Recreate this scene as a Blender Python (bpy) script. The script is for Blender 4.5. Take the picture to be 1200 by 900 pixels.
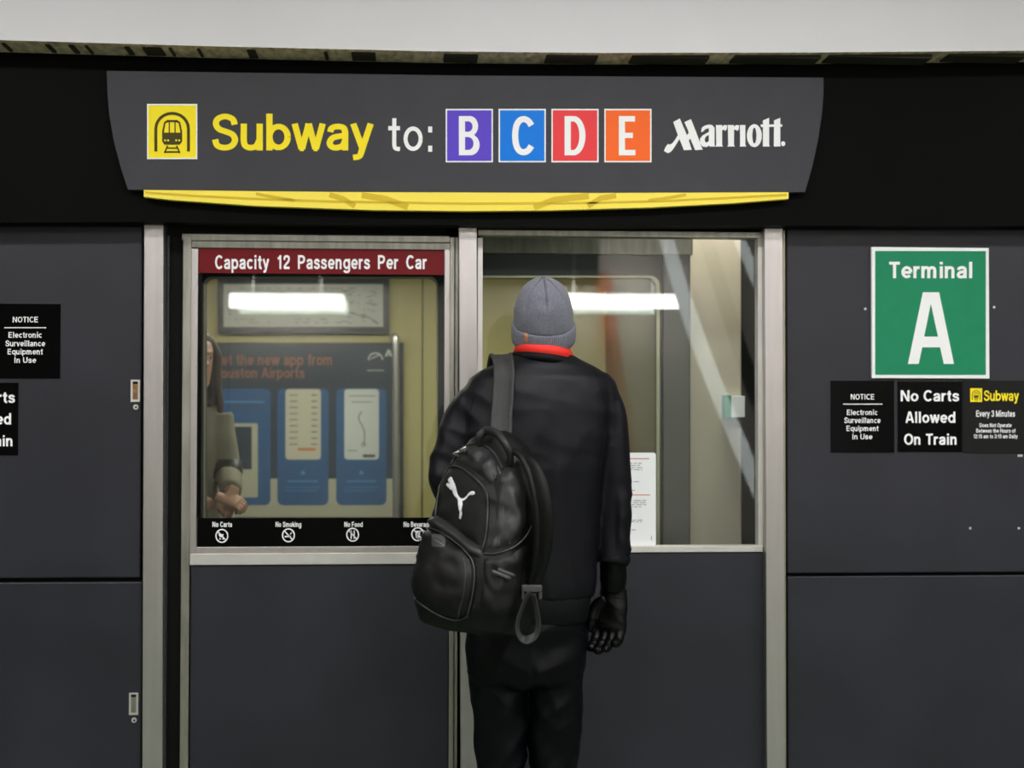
import bpy, bmesh, math, random
from mathutils import Vector, Matrix, noise
from mathutils.bvhtree import BVHTree
from mathutils.geometry import delaunay_2d_cdt, tessellate_polygon, intersect_point_line
random.seed(7)
R = math.radians
for o in list(bpy.data.objects): bpy.data.objects.remove(o)
SC = bpy.context.scene
COL = SC.collection
# ---------------------------------------------------------------- camera
F = 1667.0
CAM = Vector((0.0, -4.70, 1.50))
YAW, PITCH, ROLL = R(3.7), R(1.2), R(0.10)
ROT = Matrix.Rotation(-YAW, 3, 'Z') @ Matrix.Rotation(math.pi/2 + PITCH, 3, 'X') @ Matrix.Rotation(ROLL, 3, 'Z')
cd = bpy.data.cameras.new('camera'); cam = bpy.data.objects.new('camera', cd); COL.objects.link(cam)
cd.sensor_width = 36.0; cd.lens = 36.0*F/1200.0; cd.clip_start = 0.05
cd.dof.use_dof = True; cd.dof.focus_distance = 4.15; cd.dof.aperture_fstop = 2.4
cam.matrix_world = Matrix.Translation(CAM) @ ROT.to_4x4()
SC.camera = cam
# ---------------------------------------------------------------- world and exposure
w = bpy.data.worlds.new('world'); SC.world = w; w.use_nodes = True
w.node_tree.nodes['Background'].inputs[0].default_value = (0.9, 0.95, 1.0, 1)
w.node_tree.nodes['Background'].inputs[1].default_value = 0.02
vs = SC.view_settings
vs.view_transform = 'Standard'; vs.look = 'None'; vs.gamma = 1.0; vs.exposure = 0.0; vs.use_curve_mapping = False
LIGHTS = dict(near=32.5, far=37, train=11, pendant=22.0)

def at(px, py, Y=0.0):
    d = ROT @ Vector(((px-600.0)/F, (450.0-py)/F, -1.0))
    t = (Y - CAM.y)/d.y
    return CAM + d*t
def refl(px, py, Y, gY=0.03):
    """world point (behind the camera) whose mirror image in the glass shows at this pixel"""
    p = at(px, py, 2*gY - Y)
    return Vector((p.x, Y, p.z))

# ---------------------------------------------------------------- materials
def mat(name, col, rough=0.5, metal=0.0, bump=0.0, bscale=200.0, var=0.0, vscale=3.0, spec=0.5, emis=None, estr=0.0, sheen=0.0, stretch=None, rvar=0.0):
    m = bpy.data.materials.new(name); m.use_nodes = True
    nt = m.node_tree; b = nt.nodes['Principled BSDF']
    b.inputs['Base Color'].default_value = (*col, 1); b.inputs['Roughness'].default_value = rough
    b.inputs['Metallic'].default_value = metal; b.inputs['Specular IOR Level'].default_value = spec
    if sheen: b.inputs['Sheen Weight'].default_value = sheen; b.inputs['Sheen Roughness'].default_value = 0.5
    if emis: b.inputs['Emission Color'].default_value = (*emis, 1); b.inputs['Emission Strength'].default_value = estr
    if bump or var or rvar:
        tc = nt.nodes.new('ShaderNodeTexCoord'); mp = nt.nodes.new('ShaderNodeMapping')
        nt.links.new(tc.outputs['Object'], mp.inputs['Vector'])
        if stretch: mp.inputs['Scale'].default_value = stretch
    if var or rvar:
        n = nt.nodes.new('ShaderNodeTexNoise'); n.inputs['Scale'].default_value = vscale; n.inputs['Detail'].default_value = 7
        nt.links.new(mp.outputs[0], n.inputs['Vector'])
        if var:
            r = nt.nodes.new('ShaderNodeValToRGB')
            r.color_ramp.elements[0].position = 0.3; r.color_ramp.elements[1].position = 0.7
            r.color_ramp.elements[0].color = (*[max(0, c*(1-var)) for c in col], 1)
            r.color_ramp.elements[1].color = (*[min(1, c*(1+var)) for c in col], 1)
            nt.links.new(n.outputs['Fac'], r.inputs[0]); nt.links.new(r.outputs[0], b.inputs['Base Color'])
        if rvar:
            mr = nt.nodes.new('ShaderNodeMapRange')
            mr.inputs['To Min'].default_value = rough-rvar; mr.inputs['To Max'].default_value = rough+rvar
            nt.links.new(n.outputs['Fac'], mr.inputs[0]); nt.links.new(mr.outputs[0], b.inputs['Roughness'])
    if bump:
        n2 = nt.nodes.new('ShaderNodeTexNoise'); n2.inputs['Scale'].default_value = bscale; n2.inputs['Detail'].default_value = 3
        nt.links.new(mp.outputs[0], n2.inputs['Vector'])
        bp = nt.nodes.new('ShaderNodeBump'); bp.inputs['Strength'].default_value = bump; bp.inputs['Distance'].default_value = 0.002
        nt.links.new(n2.outputs['Fac'], bp.inputs['Height']); nt.links.new(bp.outputs[0], b.inputs['Normal'])
    return m
def glass_mat(name, ior=1.5, tint=(1, 1, 1), rough=0.0):
    m = bpy.data.materials.new(name); m.use_nodes = True; nt = m.node_tree; nt.nodes.clear()
    o = nt.nodes.new('ShaderNodeOutputMaterial'); mx = nt.nodes.new('ShaderNodeMixShader')
    t = nt.nodes.new('ShaderNodeBsdfTransparent'); t.inputs[0].default_value = (*tint, 1)
    g = nt.nodes.new('ShaderNodeBsdfGlossy'); g.inputs['Roughness'].default_value = rough
    f = nt.nodes.new('ShaderNodeFresnel'); ge = nt.nodes.new('ShaderNodeNewGeometry')
    mi = nt.nodes.new('ShaderNodeMix'); mi.data_type = 'FLOAT'
    mi.inputs[2].default_value = ior; mi.inputs[3].default_value = 1/ior
    nt.links.new(ge.outputs['Backfacing'], mi.inputs[0]); nt.links.new(mi.outputs[0], f.inputs['IOR'])
    nt.links.new(f.outputs[0], mx.inputs[0]); nt.links.new(t.outputs[0], mx.inputs[1]); nt.links.new(g.outputs[0], mx.inputs[2])
    nt.links.new(mx.outputs[0], o.inputs[0])
    return m
def s2l(r, g, b):
    f = lambda c: ((c/255+0.055)/1.055)**2.4 if c > 10 else c/255/12.92
    return (f(r), f(g), f(b))
M = dict(
 slate=mat('slate_panel', (0.022, 0.0225, 0.031), 0.40, 0.0, 0.25, 350, 0.25, 2.2, rvar=0.08, spec=0.33),
 fascia=mat('black_fascia', (0.0022, 0.0022, 0.0022), 0.5, 0, 0.2, 600, 0.1, 5, spec=0.045),
 gapblack=mat('gap_black', (0.004, 0.004, 0.004), 0.7, spec=0.2),
 steel=mat('brushed_steel', (0.50, 0.472, 0.462), 0.36, 0.9, 0.25, 60, 0.05, 4, stretch=(12, 12, 0.5)),
 steel_dark=mat('worn_steel', (0.33, 0.32, 0.28), 0.42, 0.85, 0.25, 60, 0.2, 6, stretch=(8, 8, 1)),
 steel_sat=mat('satin_steel', (0.62, 0.60, 0.57), 0.5, 0.6, 0.1, 90, 0.08, 8),
 sign=mat('sign_charcoal', s2l(65, 65, 70), 0.55, 0, 0.1, 900, 0.04, 10),
 yellow=mat('sign_yellow', s2l(255, 232, 40), 0.5),
 yellow_strip=mat('strip_yellow', s2l(255, 232, 92), 0.5),
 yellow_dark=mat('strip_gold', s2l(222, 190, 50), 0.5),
 white=mat('vinyl_white', s2l(248, 248, 250), 0.5),
 purple=mat('vinyl_purple', s2l(96, 70, 205), 0.5), blue=mat('vinyl_blue', s2l(0, 124, 232), 0.5),
 red=mat('vinyl_red', s2l(240, 66, 72), 0.5), orange=mat('vinyl_orange', s2l(255, 108, 38), 0.5),
 green=mat('sign_green', s2l(30, 136, 96), 0.5, var=0.04, vscale=20),
 olive=mat('icon_olive', s2l(72, 66, 20), 0.5),
 black=mat('sign_black', (0.0015, 0.0015, 0.0018), 0.16, spec=0.10), black_matte=mat('sign_black_matte', (0.009, 0.009, 0.009), 0.5),
 banner=mat('banner_red', s2l(112, 10, 18), 0.4),
 paint=mat('bulkhead_paint', s2l(218, 216, 220), 0.6, 0, 0.15, 40, 0.03, 1.5),
 concrete=mat('dirty_concrete', s2l(222, 192, 168), 0.9, 0, 0.8, 90, 0.45, 14, stretch=(3, 1, 1)),
 soot=mat('dark_dirt', s2l(45, 36, 28), 0.95),
 glass=glass_mat('door_glass', 1.55, (0.95, 0.98, 0.96)), glass2=glass_mat('car_window_glass', 1.35, (0.95, 0.97, 0.95)),
 floor=mat('platform_floor', s2l(94, 118, 92), 0.35, 0, 0.1, 60, 0.15, 30),
 ceil=mat('ceiling_paint', s2l(206, 204, 204), 0.8, 0, 0, 1, 0.03, 2),
 wallb=mat('far_wall', s2l(196, 186, 178), 0.7, 0, 0, 1, 0.1, 1.5),
 lamp=mat('lamp_glow', (1, 1, 1), 0.5, emis=(1.0, 0.975, 0.96), estr=14.0),
 pend=mat('pendant_glow', (1, 1, 1), 0.5, emis=(1.0, 0.99, 0.97), estr=LIGHTS['pendant']),
 tlamp=mat('car_lamp_glow', (1, 1, 1), 0.5, emis=(1.0, 0.95, 0.86), estr=3.0),
 lampcase=mat('lamp_case', s2l(225, 225, 222), 0.5),
 carbody=mat('car_body', s2l(86, 84, 82), 0.35, 0.3, 0, 1, 0.08, 3),
 cardark=mat('car_dark', s2l(30, 34, 34), 0.4, 0, 0, 1, 0.1, 3),
 pillar_fill=mat('pillar_fill_glow', (1, 1, 1), 0.5, emis=(1, .95, .88), estr=6.0), caryel=mat('car_interior_yellow', s2l(172, 160, 106), 0.55, 0, 0.05, 60, 0.06, 2),
 carfloor=mat('car_floor', s2l(80, 80, 80), 0.6), trim=mat('window_trim', s2l(160, 156, 134), 0.3, 0.4),
 beige=mat('car_end_beige', s2l(190, 180, 162), 0.5, 0, 0, 1, 0.04, 2),
 paper=mat('paper', s2l(236, 238, 240), 0.6), ink=mat('ink_grey', s2l(150, 152, 156), 0.7), inkred=mat('ink_red', s2l(214, 140, 130), 0.7),
 rust=mat('latch_brass', s2l(140, 105, 66), 0.5, 0.4, var=0.4, vscale=80),
)

for k_ in ('yellow', 'yellow_strip', 'yellow_dark', 'white', 'purple', 'blue', 'red', 'orange', 'green', 'olive', 'banner', 'sign', 'black_matte'):
    M[k_].node_tree.nodes['Principled BSDF'].inputs['Specular IOR Level'].default_value = 0.18
# ---------------------------------------------------------------- mesh helpers
def link(name, bm, m, parent=None, smooth=False):
    me = bpy.data.meshes.new(name)
    if isinstance(bm, bmesh.types.BMesh):
        bm.normal_update(); bm.to_mesh(me); bm.free()
    else: me = bm; me.name = name
    for x in (m if isinstance(m, (list, tuple)) else [m]): me.materials.append(x)
    if smooth:
        for p in me.polygons: p.use_smooth = True
    o = bpy.data.objects.new(name, me); COL.objects.link(o)
    if parent is not None: o.parent = parent; o.matrix_parent_inverse = parent.matrix_basis.inverted()
    return o
def empty(name, loc=(0, 0, 0)):
    o = bpy.data.objects.new(name, None); COL.objects.link(o); o.empty_display_size = 0.1
    o.location = loc; bpy.context.view_layer.update(); return o
def tag(o, label=None, cat=None, group=None, kind=None):
    for k, v in (('label', label), ('category', cat), ('group', group), ('kind', kind)):
        if v: o[k] = v
    return o
def newbm(): return bmesh.new()
def box(bm, x0, x1, y0, y1, z0, z1, bev=0.0, seg=2, mi=0):
    t = bmesh.new()
    vs_ = [t.verts.new((x, y, z)) for x in (x0, x1) for y in (y0, y1) for z in (z0, z1)]
    for f in ((0, 1, 3, 2), (4, 6, 7, 5), (0, 4, 5, 1), (2, 3, 7, 6), (0, 2, 6, 4), (1, 5, 7, 3)): t.faces.new([vs_[i] for i in f])
    if bev: bmesh.ops.bevel(t, geom=t.edges[:], offset=bev, segments=seg, profile=0.5, affect='EDGES')
    bmesh.ops.recalc_face_normals(t, faces=t.faces[:])
    merge(bm, t, mi)
def merge(bm, t, mi=0):
    d = {}
    for v in t.verts: d[v] = bm.verts.new(v.co)
    for f in t.faces:
        try:
            nf = bm.faces.new([d[v] for v in f.verts]); nf.material_index = mi; nf.smooth = f.smooth
        except ValueError: pass
    t.free()
def rect(px0, py0, px1, py1, Y):
    a, b, c, d = at(px0, py0, Y), at(px1, py0, Y), at(px1, py1, Y), at(px0, py1, Y)
    return (a.x+d.x)/2, (b.x+c.x)/2, (c.z+d.z)/2, (a.z+b.z)/2      # x0,x1,z0,z1
def pbox(bm, px0, py0, px1, py1, Yf, Yb, bev=0.0, mi=0, z0=None):
    x0, x1, zb, zt = rect(px0, py0, px1, py1, Yf)
    if z0 is not None: zb = z0
    box(bm, x0, x1, Yf, Yb, zb, zt, bev, mi=mi)
def poly(bm, pts, Y, holes=(), thick=0.0, mi=0):
    """flat outline (pixels) on the plane at depth Y, optionally with depth behind it"""
    loops = [[at(p[0], p[1], Y) for p in pts]] + [[at(p[0], p[1], Y) for p in h] for h in holes]
    flat = [v for l in loops for v in l]
    fv = [bm.verts.new(v) for v in flat]
    for t in tessellate_polygon(loops):
        try:
            f = bm.faces.new([fv[i] for i in t]); f.material_index = mi
        except ValueError: continue
        f.normal_update()
        if f.normal.y > 0: f.normal_flip()
    if thick:
        bv = [bm.verts.new(v + Vector((0, thick, 0))) for v in flat]
        k = 0
        for l in loops:
            n = len(l)
            for i in range(n):
                f = bm.faces.new((fv[k+i], fv[k+(i+1) % n], bv[k+(i+1) % n], bv[k+i])); f.material_index = mi
            k += n
        for t in tessellate_polygon(loops):
            try: bm.faces.new([bv[i] for i in t]).material_index = mi
            except ValueError: pass
def ell(cx, cy, rx, ry=None, n=28, a0=0, a1=360):
    ry = ry or rx
    full = abs(a1-a0) >= 360
    return [(cx+rx*math.cos(R(a0+(a1-a0)*i/(n if full else n-1))), cy-ry*math.sin(R(a0+(a1-a0)*i/(n if full else n-1)))) for i in range(n)]
def rrect(x0, y0, x1, y1, r, n=6):
    out = []
    for cx, cy, a in ((x1-r, y0+r, 0), (x0+r, y0+r, 90), (x0+r, y1-r, 180), (x1-r, y1-r, 270)):
        out += [(cx+r*math.cos(R(a+90*i/n)), cy-r*math.sin(R(a+90*i/n))) for i in range(n+1)]
    return out
def stroke(pts, wd):
    """polyline with width -> outline"""
    L, Rr = [], []
    for i, p in enumerate(pts):
        a = Vector(pts[max(0, i-1)]); b = Vector(pts[min(len(pts)-1, i+1)]); d = (b-a).normalized(); n = Vector((-d.y, d.x))*wd/2
        L.append((p[0]+n.x, p[1]+n.y)); Rr.append((p[0]-n.x, p[1]-n.y))
    return L+Rr[::-1]
def line(bm, x0, y0, x1, y1, wd, Y, mi=0): poly(bm, stroke([(x0, y0), (x1, y1)], wd), Y, mi=mi)
def frames(path, up=Vector((0, 0, 1))):
    out = []
    n = len(path)
    for i in range(n):
        t = (path[min(n-1, i+1)]-path[max(0, i-1)]).normalized()
        u = up if abs(t.dot(up)) < 0.95 else Vector((0, 1, 0))
        if out: u = out[-1][2]
        s = t.cross(u).normalized(); b = s.cross(t).normalized()
        out.append((t, s, b))
    return out
def smoothpath(pts, n=6):
    pts = [Vector(p) for p in pts]; out = []
    for i in range(len(pts)-1):
        p0 = pts[max(0, i-1)]; p1 = pts[i]; p2 = pts[i+1]; p3 = pts[min(len(pts)-1, i+2)]
        for k in range(n):
            t = k/n
            out.append(0.5*((2*p1)+(p2-p0)*t+(2*p0-5*p1+4*p2-p3)*t*t+(3*p1-p0-3*p2+p3)*t**3))
    out.append(pts[-1]); return out
def tube(bm, path, r, seg=8, up=Vector((0, 0, 1)), flat=1.0, mi=0, smooth=True, cap=True):
    """r: number, list, or list of (rx, ry)"""
    n = len(path); fr = frames(path, up); rings = []
    for i, (p, (t, s, b)) in enumerate(zip(path, fr)):
        if isinstance(r, (list, tuple)):
            f = i/(n-1)*(len(r)-1); k = min(int(f), len(r)-2); f -= k
            ra, rb = r[k], r[k+1]
            if isinstance(ra, (tuple, list)): rx, ry = ra[0]*(1-f)+rb[0]*f, ra[1]*(1-f)+rb[1]*f
            else: rx = ra*(1-f)+rb*f; ry = rx*flat
        else: rx, ry = r, r*flat
        rings.append([bm.verts.new(p+s*rx*math.cos(2*math.pi*k/seg)+b*ry*math.sin(2*math.pi*k/seg)) for k in range(seg)])
    for a, c in zip(rings, rings[1:]):
        for k in range(seg):
            f = bm.faces.new((a[k], a[(k+1) % seg], c[(k+1) % seg], c[k])); f.smooth = smooth; f.material_index = mi
    if cap:
        bm.faces.new(rings[0][::-1]).material_index = mi; bm.faces.new(rings[-1]).material_index = mi
def rings_loft(bm, rings, seg=32, mi=0, expo=2.0, cap=True, mtx=None):
    """rings: (cx, cy, z, rx, ry[, expo])"""
    R_ = []
    for rg in rings:
        e = rg[5] if len(rg) > 5 else expo
        row = []
        for k in range(seg):
            a = 2*math.pi*k/seg; c, s = math.cos(a), math.sin(a)
            v = Vector((rg[0]+rg[3]*math.copysign(abs(c)**(2/e), c), rg[1]+rg[4]*math.copysign(abs(s)**(2/e), s), rg[2]))
            row.append(bm.verts.new(mtx @ v if mtx else v))
        R_.append(row)
    for a, c in zip(R_, R_[1:]):
        for k in range(seg):
            f = bm.faces.new((a[k], a[(k+1) % seg], c[(k+1) % seg], c[k])); f.smooth = True; f.material_index = mi
    if cap: bm.faces.new(R_[0][::-1]); bm.faces.new(R_[-1])
def _arc(cx, cy, rx, ry, a0, a1, n=14): return [(cx+rx*math.cos(R(a0+(a1-a0)*i/n)), cy+ry*math.sin(R(a0+(a1-a0)*i/n))) for i in range(n+1)]
def _sm(p): return [(q.x, q.y) for q in smoothpath([(a, b_, 0) for a, b_ in p], 4)]
O_ = lambda: _arc(.31, .365, .225, .285, 0, 360, 22)
ARCH = lambda x: _sm([(x+.085, .42), (x+.15, .59), (x+.29, .65), (x+.42, .60), (x+.455, .46), (x+.455, .2), (x+.455, 0)])
GL = {
 'a': (.58, [_sm([(.10, .50), (.14, .61), (.28, .65), (.42, .62), (.465, .5), (.465, .25), (.465, 0)]), _sm([(.46, .41), (.32, .385), (.16, .34), (.085, .21), (.14, .10), (.26, .075), (.40, .13), (.465, .27)])]),
 'b': (.62, [[(.085, 0), (.085, 1)], O_()]), 'c': (.56, [_arc(.31, .365, .225, .285, 42, 318)]), 'd': (.62, [[(.535, 0), (.535, 1)], O_()]),
 'e': (.60, [_arc(.31, .365, .225, .285, 0, 318), [(.09, .355), (.55, .355)]]), 'f': (.36, [_sm([(.37, .925), (.26, .92), (.19, .83), (.185, .6), (.185, 0)]), [(.02, .66), (.36, .66)]]),
 'g': (.62, [O_(), _sm([(.535, .73), (.535, .3), (.535, -.02), (.48, -.17), (.31, -.215), (.14, -.17), (.09, -.09)])]),
 'h': (.60, [[(.085, 0), (.085, 1)], ARCH(.0)]), 'i': (.25, [[(.125, 0), (.125, .73)], [(.125, .84), (.125, 1)]]), 'k': (.56, [[(.085, 0), (.085, 1)], [(.49, .73), (.12, .30)], [(.22, .42), (.51, 0)]]),
 'l': (.25, [[(.125, 0), (.125, 1)]]), 'm': (.92, [[(.085, 0), (.085, .73)], _sm([(.085, .42), (.14, .59), (.26, .65), (.38, .60), (.41, .46), (.41, .2), (.41, 0)]), _sm([(.41, .42), (.47, .59), (.59, .65), (.71, .60), (.745, .46), (.745, .2), (.745, 0)])]),
 'n': (.60, [[(.085, 0), (.085, .73)], ARCH(.0)]), 'o': (.62, [O_()]), 'p': (.62, [[(.085, -.27), (.085, .73)], O_()]), 'q': (.62, [[(.535, -.27), (.535, .73)], O_()]),
 'r': (.38, [[(.085, 0), (.085, .73)], _sm([(.085, .40), (.13, .56), (.23, .64), (.36, .645)])]),
 's': (.54, [_sm([(.455, .50), (.40, .61), (.27, .655), (.14, .61), (.10, .51), (.17, .42), (.37, .345), (.45, .24), (.41, .12), (.27, .075), (.12, .12), (.075, .22)])]),
 't': (.37, [_sm([(.18, .94), (.18, .6), (.18, .2), (.22, .095), (.35, .075)]), [(.0, .66), (.35, .66)]]), 'u': (.60, [_sm([(.085, .73), (.085, .5), (.085, .25), (.13, .12), (.25, .075), (.39, .12), (.475, .3)]), [(.475, 0), (.475, .73)]]),
 'v': (.54, [[(.055, .73), (.265, .04)], [(.485, .73), (.275, .04)], [(.22, .075), (.32, .075)]]), 'w': (.80, [[(.055, .73), (.225, .04)], [(.40, .73), (.235, .04)], [(.40, .73), (.565, .04)], [(.745, .73), (.575, .04)], [(.18, .06), (.28, .06)], [(.52, .06), (.62, .06)]]),
 'y': (.54, [[(.055, .73), (.29, .02)], _sm([(.485, .73), (.36, .32), (.26, -.02), (.20, -.16), (.05, -.19)])]),
 'A': (.72, [[(.07, 0), (.325, .98)], [(.65, 0), (.395, .98)], [(.28, .93), (.44, .93)], [(.16, .30), (.56, .30)]]),
 'B': (.70, [[(.09, 0), (.09, 1)], _sm([(.09, .915), (.35, .915), (.50, .86), (.535, .74), (.48, .60), (.32, .54), (.09, .54)]), _sm([(.09, .54), (.36, .54), (.54, .47), (.585, .31), (.52, .14), (.36, .085), (.09, .085)])]),
 'C': (.72, [_arc(.385, .5, .30, .425, 42, 318, 18)]), 'D': (.72, [[(.09, 0), (.09, 1)], _sm([(.09, .915), (.32, .915), (.52, .82), (.60, .5), (.52, .18), (.32, .085), (.09, .085)])]),
 'E': (.64, [[(.09, 0), (.09, 1)], [(.09, .915), (.60, .915)], [(.09, .52), (.56, .52)], [(.09, .085), (.61, .085)]]), 'F': (.60, [[(.09, 0), (.09, 1)], [(.09, .915), (.58, .915)], [(.09, .50), (.52, .50)]]),
 'G': (.76, [_arc(.385, .5, .30, .425, 42, 350, 18), [(.42, .43), (.70, .43)], [(.64, 0), (.64, .46)]]), 'H': (.72, [[(.09, 0), (.09, 1)], [(.61, 0), (.61, 1)], [(.09, .52), (.61, .52)]]), 'I': (.28, [[(.14, 0), (.14, 1)]]),
 'M': (.86, [[(.085, 0), (.085, 1)], [(.755, 0), (.755, 1)], [(.10, .98), (.41, .03)], [(.74, .98), (.43, .03)]]), 'N': (.74, [[(.09, 0), (.09, 1)], [(.62, 0), (.62, 1)], [(.11, .97), (.60, .03)]]),
 'O': (.78, [_arc(.39, .5, .305, .425, 0, 360, 26)]), 'P': (.68, [[(.09, 0), (.09, 1)], _sm([(.09, .915), (.36, .915), (.52, .85), (.56, .70), (.50, .54), (.36, .47), (.09, .47)])]),
 'S': (.68, [_sm([(.57, .70), (.52, .85), (.34, .925), (.16, .86), (.11, .72), (.19, .58), (.36, .51), (.52, .43), (.58, .28), (.50, .13), (.33, .075), (.15, .13), (.09, .30)])]),
 'T': (.62, [[(.31, 0), (.31, 1)], [(.01, .915), (.61, .915)]]), 'U': (.72, [_sm([(.09, 1), (.09, .6), (.09, .35), (.15, .15), (.35, .075), (.55, .15), (.61, .35), (.61, .6), (.61, 1)])]),
 '1': (.50, [[(.32, 0), (.32, 1)], _sm([(.08, .76), (.22, .79), (.31, .93)])]), '2': (.60, [_sm([(.09, .66), (.13, .86), (.29, .925), (.46, .86), (.50, .70), (.42, .52), (.22, .33), (.11, .16), (.08, .06)]), [(.05, .085), (.55, .085)]]),
 '3': (.60, [_sm([(.09, .74), (.15, .87), (.30, .925), (.45, .86), (.47, .70), (.40, .57), (.26, .53)]), _sm([(.26, .53), (.44, .48), (.51, .31), (.44, .13), (.29, .075), (.13, .13), (.07, .28)])]),
 '5': (.60, [[(.14, .915), (.52, .915)], [(.16, .95), (.11, .45)], _sm([(.11, .50), (.28, .61), (.44, .55), (.51, .35), (.44, .14), (.28, .075), (.12, .13), (.07, .24)])]),
 ':': (.28, [[(.14, 0), (.14, .17)], [(.14, .54), (.14, .71)]]), ' ': (.34, [])}
def text(bm, body, x0, x1, ybase, ycap, Y, bold=0.02, mi=0, space=1.0, wgt=0.175, track=0.07, sp=None):
    """sans lettering drawn as strokes, fitted to a measured box"""
    x = 0; S_ = []
    for ch in body:
        adv, st = GL[ch]
        if ch == ' ': x += sp if sp else adv; continue
        for q in st: S_.append([(x+a, b_) for a, b_ in q])
        x += adv+track
    outs = []
    for q in S_:
        P_ = []; 
        for a in q:
            if not P_ or abs(a[0]-P_[-1][0])+abs(a[1]-P_[-1][1]) > 1e-5: P_.append(a)
        outs.append(stroke(P_, wgt))
    a = min(p[0] for o in outs for p in o); c = max(p[0] for o in outs for p in o)
    for oi_, o in enumerate(outs):
        Yo = Y-0.00004*(oi_ % 6); n = len(o)//2; L = [at(x0+(p[0]-a)/(c-a)*(x1-x0), ybase-p[1]*(ybase-ycap), Yo) for p in o]
        l = [bm.verts.new(v) for v in L[:n]]; r = [bm.verts.new(v) for v in L[n:][::-1]]
        for i in range(n-1):
            f = bm.faces.new((l[i], l[i+1], r[i+1], r[i])); f.material_index = mi; f.normal_update()
            if f.normal.y > 0: f.normal_flip()
def ribbon(bm, path, normals, wd, th, mi=0):
    n = len(path); rr = []
    for i, p in enumerate(path):
        t = (path[min(n-1, i+1)]-path[max(0, i-1)]).normalized(); nn = normals[i].normalized(); s = t.cross(nn).normalized(); nn = s.cross(t).normalized()
        w_ = wd[i] if isinstance(wd, list) else wd
        prof = [(-.5, 0), (-.47, .8), (-.40, 1), (-.36, .72), (.36, .72), (.40, 1), (.47, .8), (.5, 0), (.4, -.4), (-.4, -.4)]
        rr.append([bm.verts.new(p+s*a*w_+nn*b*th) for a, b in prof])
    m = len(rr[0])
    for a, c in zip(rr, rr[1:]):
        for k in range(m):
            f = bm.faces.new((a[k], a[(k+1) % m], c[(k+1) % m], c[k])); f.material_index = mi; f.smooth = True
    bm.faces.new(rr[0][::-1]); bm.faces.new(rr[-1])
def remesh(bm, voxel, it=6, disp=None):
    me = bpy.data.meshes.new('tmp'); bmesh.ops.recalc_face_normals(bm, faces=bm.faces[:]); bm.to_mesh(me); bm.free()
    o = bpy.data.objects.new('tmp', me); COL.objects.link(o)
    r = o.modifiers.new('r', 'REMESH'); r.mode = 'VOXEL'; r.voxel_size = voxel; r.use_smooth_shade = True
    if it: s = o.modifiers.new('s', 'SMOOTH'); s.factor = 0.5; s.iterations = it
    dg = bpy.context.evaluated_depsgraph_get(); out = bpy.data.meshes.new_from_object(o.evaluated_get(dg))
    bpy.data.objects.remove(o); bpy.data.meshes.remove(me)
    if disp:
        ns = [v.normal.copy() for v in out.vertices]
        for v, n in zip(out.vertices, ns): v.co += n*disp(v.co, n)
    for p in out.polygons: p.use_smooth = True
    return out
def bvh_of(me):
    return BVHTree.FromPolygons([v.co.copy() for v in me.vertices], [tuple(p.vertices) for p in me.polygons])
def cast(bvh, px, py):
    d = (ROT @ Vector(((px-600.0)/F, (450.0-py)/F, -1.0))).normalized()
    h, n, i, t = bvh.ray_cast(CAM, d, 20)
    if h is None:
        p = at(px, py, CAM.y + 0.001) ; best = None
        for t in [3.2+0.05*k for k in range(24)]:
            q = CAM+d*t; c, n, i, dist = bvh.find_nearest(q)
            if best is None or dist < best[0]: best = (dist, c, n)
        return best[1], best[2]
    if n.dot(d) > 0: n = -n
    return h, n
def patch(name, pts, bvh, m, parent, height=0.01, edge=8.0, step=3.0, lift=0.0, wr=0.0, wscale=20.0, smooth=True, top=0.0):
    """a padded piece of cloth lying on a surface: outline traced, depth from the surface below"""
    pts = [Vector(p) for p in pts]; n = len(pts); bd = []
    for i in range(n):
        a, b = pts[i], pts[(i+1) % n]; k = max(1, int((b-a).length/step))
        for j in range(k): bd.append(a+(b-a)*j/k)
    def inside(p):
        c = False
        for i in range(n):
            a, b = pts[i], pts[(i+1) % n]
            if (a.y > p.y) != (b.y > p.y) and p.x < (b.x-a.x)*(p.y-a.y)/(b.y-a.y)+a.x: c = not c
        return c
    def dist(p):
        best = 1e9
        for i in range(n):
            a, b = pts[i], pts[(i+1) % n]; q, t = intersect_point_line(p, a, b); q = Vector(q[:2]) if t > 0 else a
            q = b if t > 1 else q; q = a if t < 0 else q
            best = min(best, (p-q).length)
        return best
    allp = list(bd); x = min(p.x for p in pts)
    while x < max(p.x for p in pts):
        y = min(p.y for p in pts)
        while y < max(p.y for p in pts):
            p = Vector((x, y))
            if inside(p) and dist(p) > step*0.5: allp.append(p)
            y += step
        x += step
    ed = [(i, (i+1) % len(bd)) for i in range(len(bd))]
    v2, e2, f2, _, _, _ = delaunay_2d_cdt(allp, ed, [], 1, 1e-4)
    bm = bmesh.new(); vv = []
    for p in v2:
        h, nn = cast(bvh, p.x, p.y); d = dist(p) if inside(p) else 0
        f = 1-math.exp(-(d/edge)**1.3) if edge > 0 else (1 if d > 0 else 0)
        hh = lift+height*f
        if wr: hh += wr*f*(noise.noise(h*wscale)+.9*(.45-abs(noise.noise(Vector((h.x*wscale*1.7+h.z*8, h.y*12, h.z*wscale*.7))))*2))
        vv.append(bm.verts.new(h+nn*hh))
    for f in f2:
        try: q = bm.faces.new([vv[i] for i in f]); q.smooth = smooth
        except ValueError: pass
    bmesh.ops.recalc_face_normals(bm, faces=bm.faces[:])
    cent = CAM
    if sum((f.normal.dot(CAM-f.calc_center_median()) > 0) for f in bm.faces) < len(bm.faces)/2: bmesh.ops.reverse_faces(bm, faces=bm.faces[:])
    return link(name, bm, m, parent)
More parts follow.
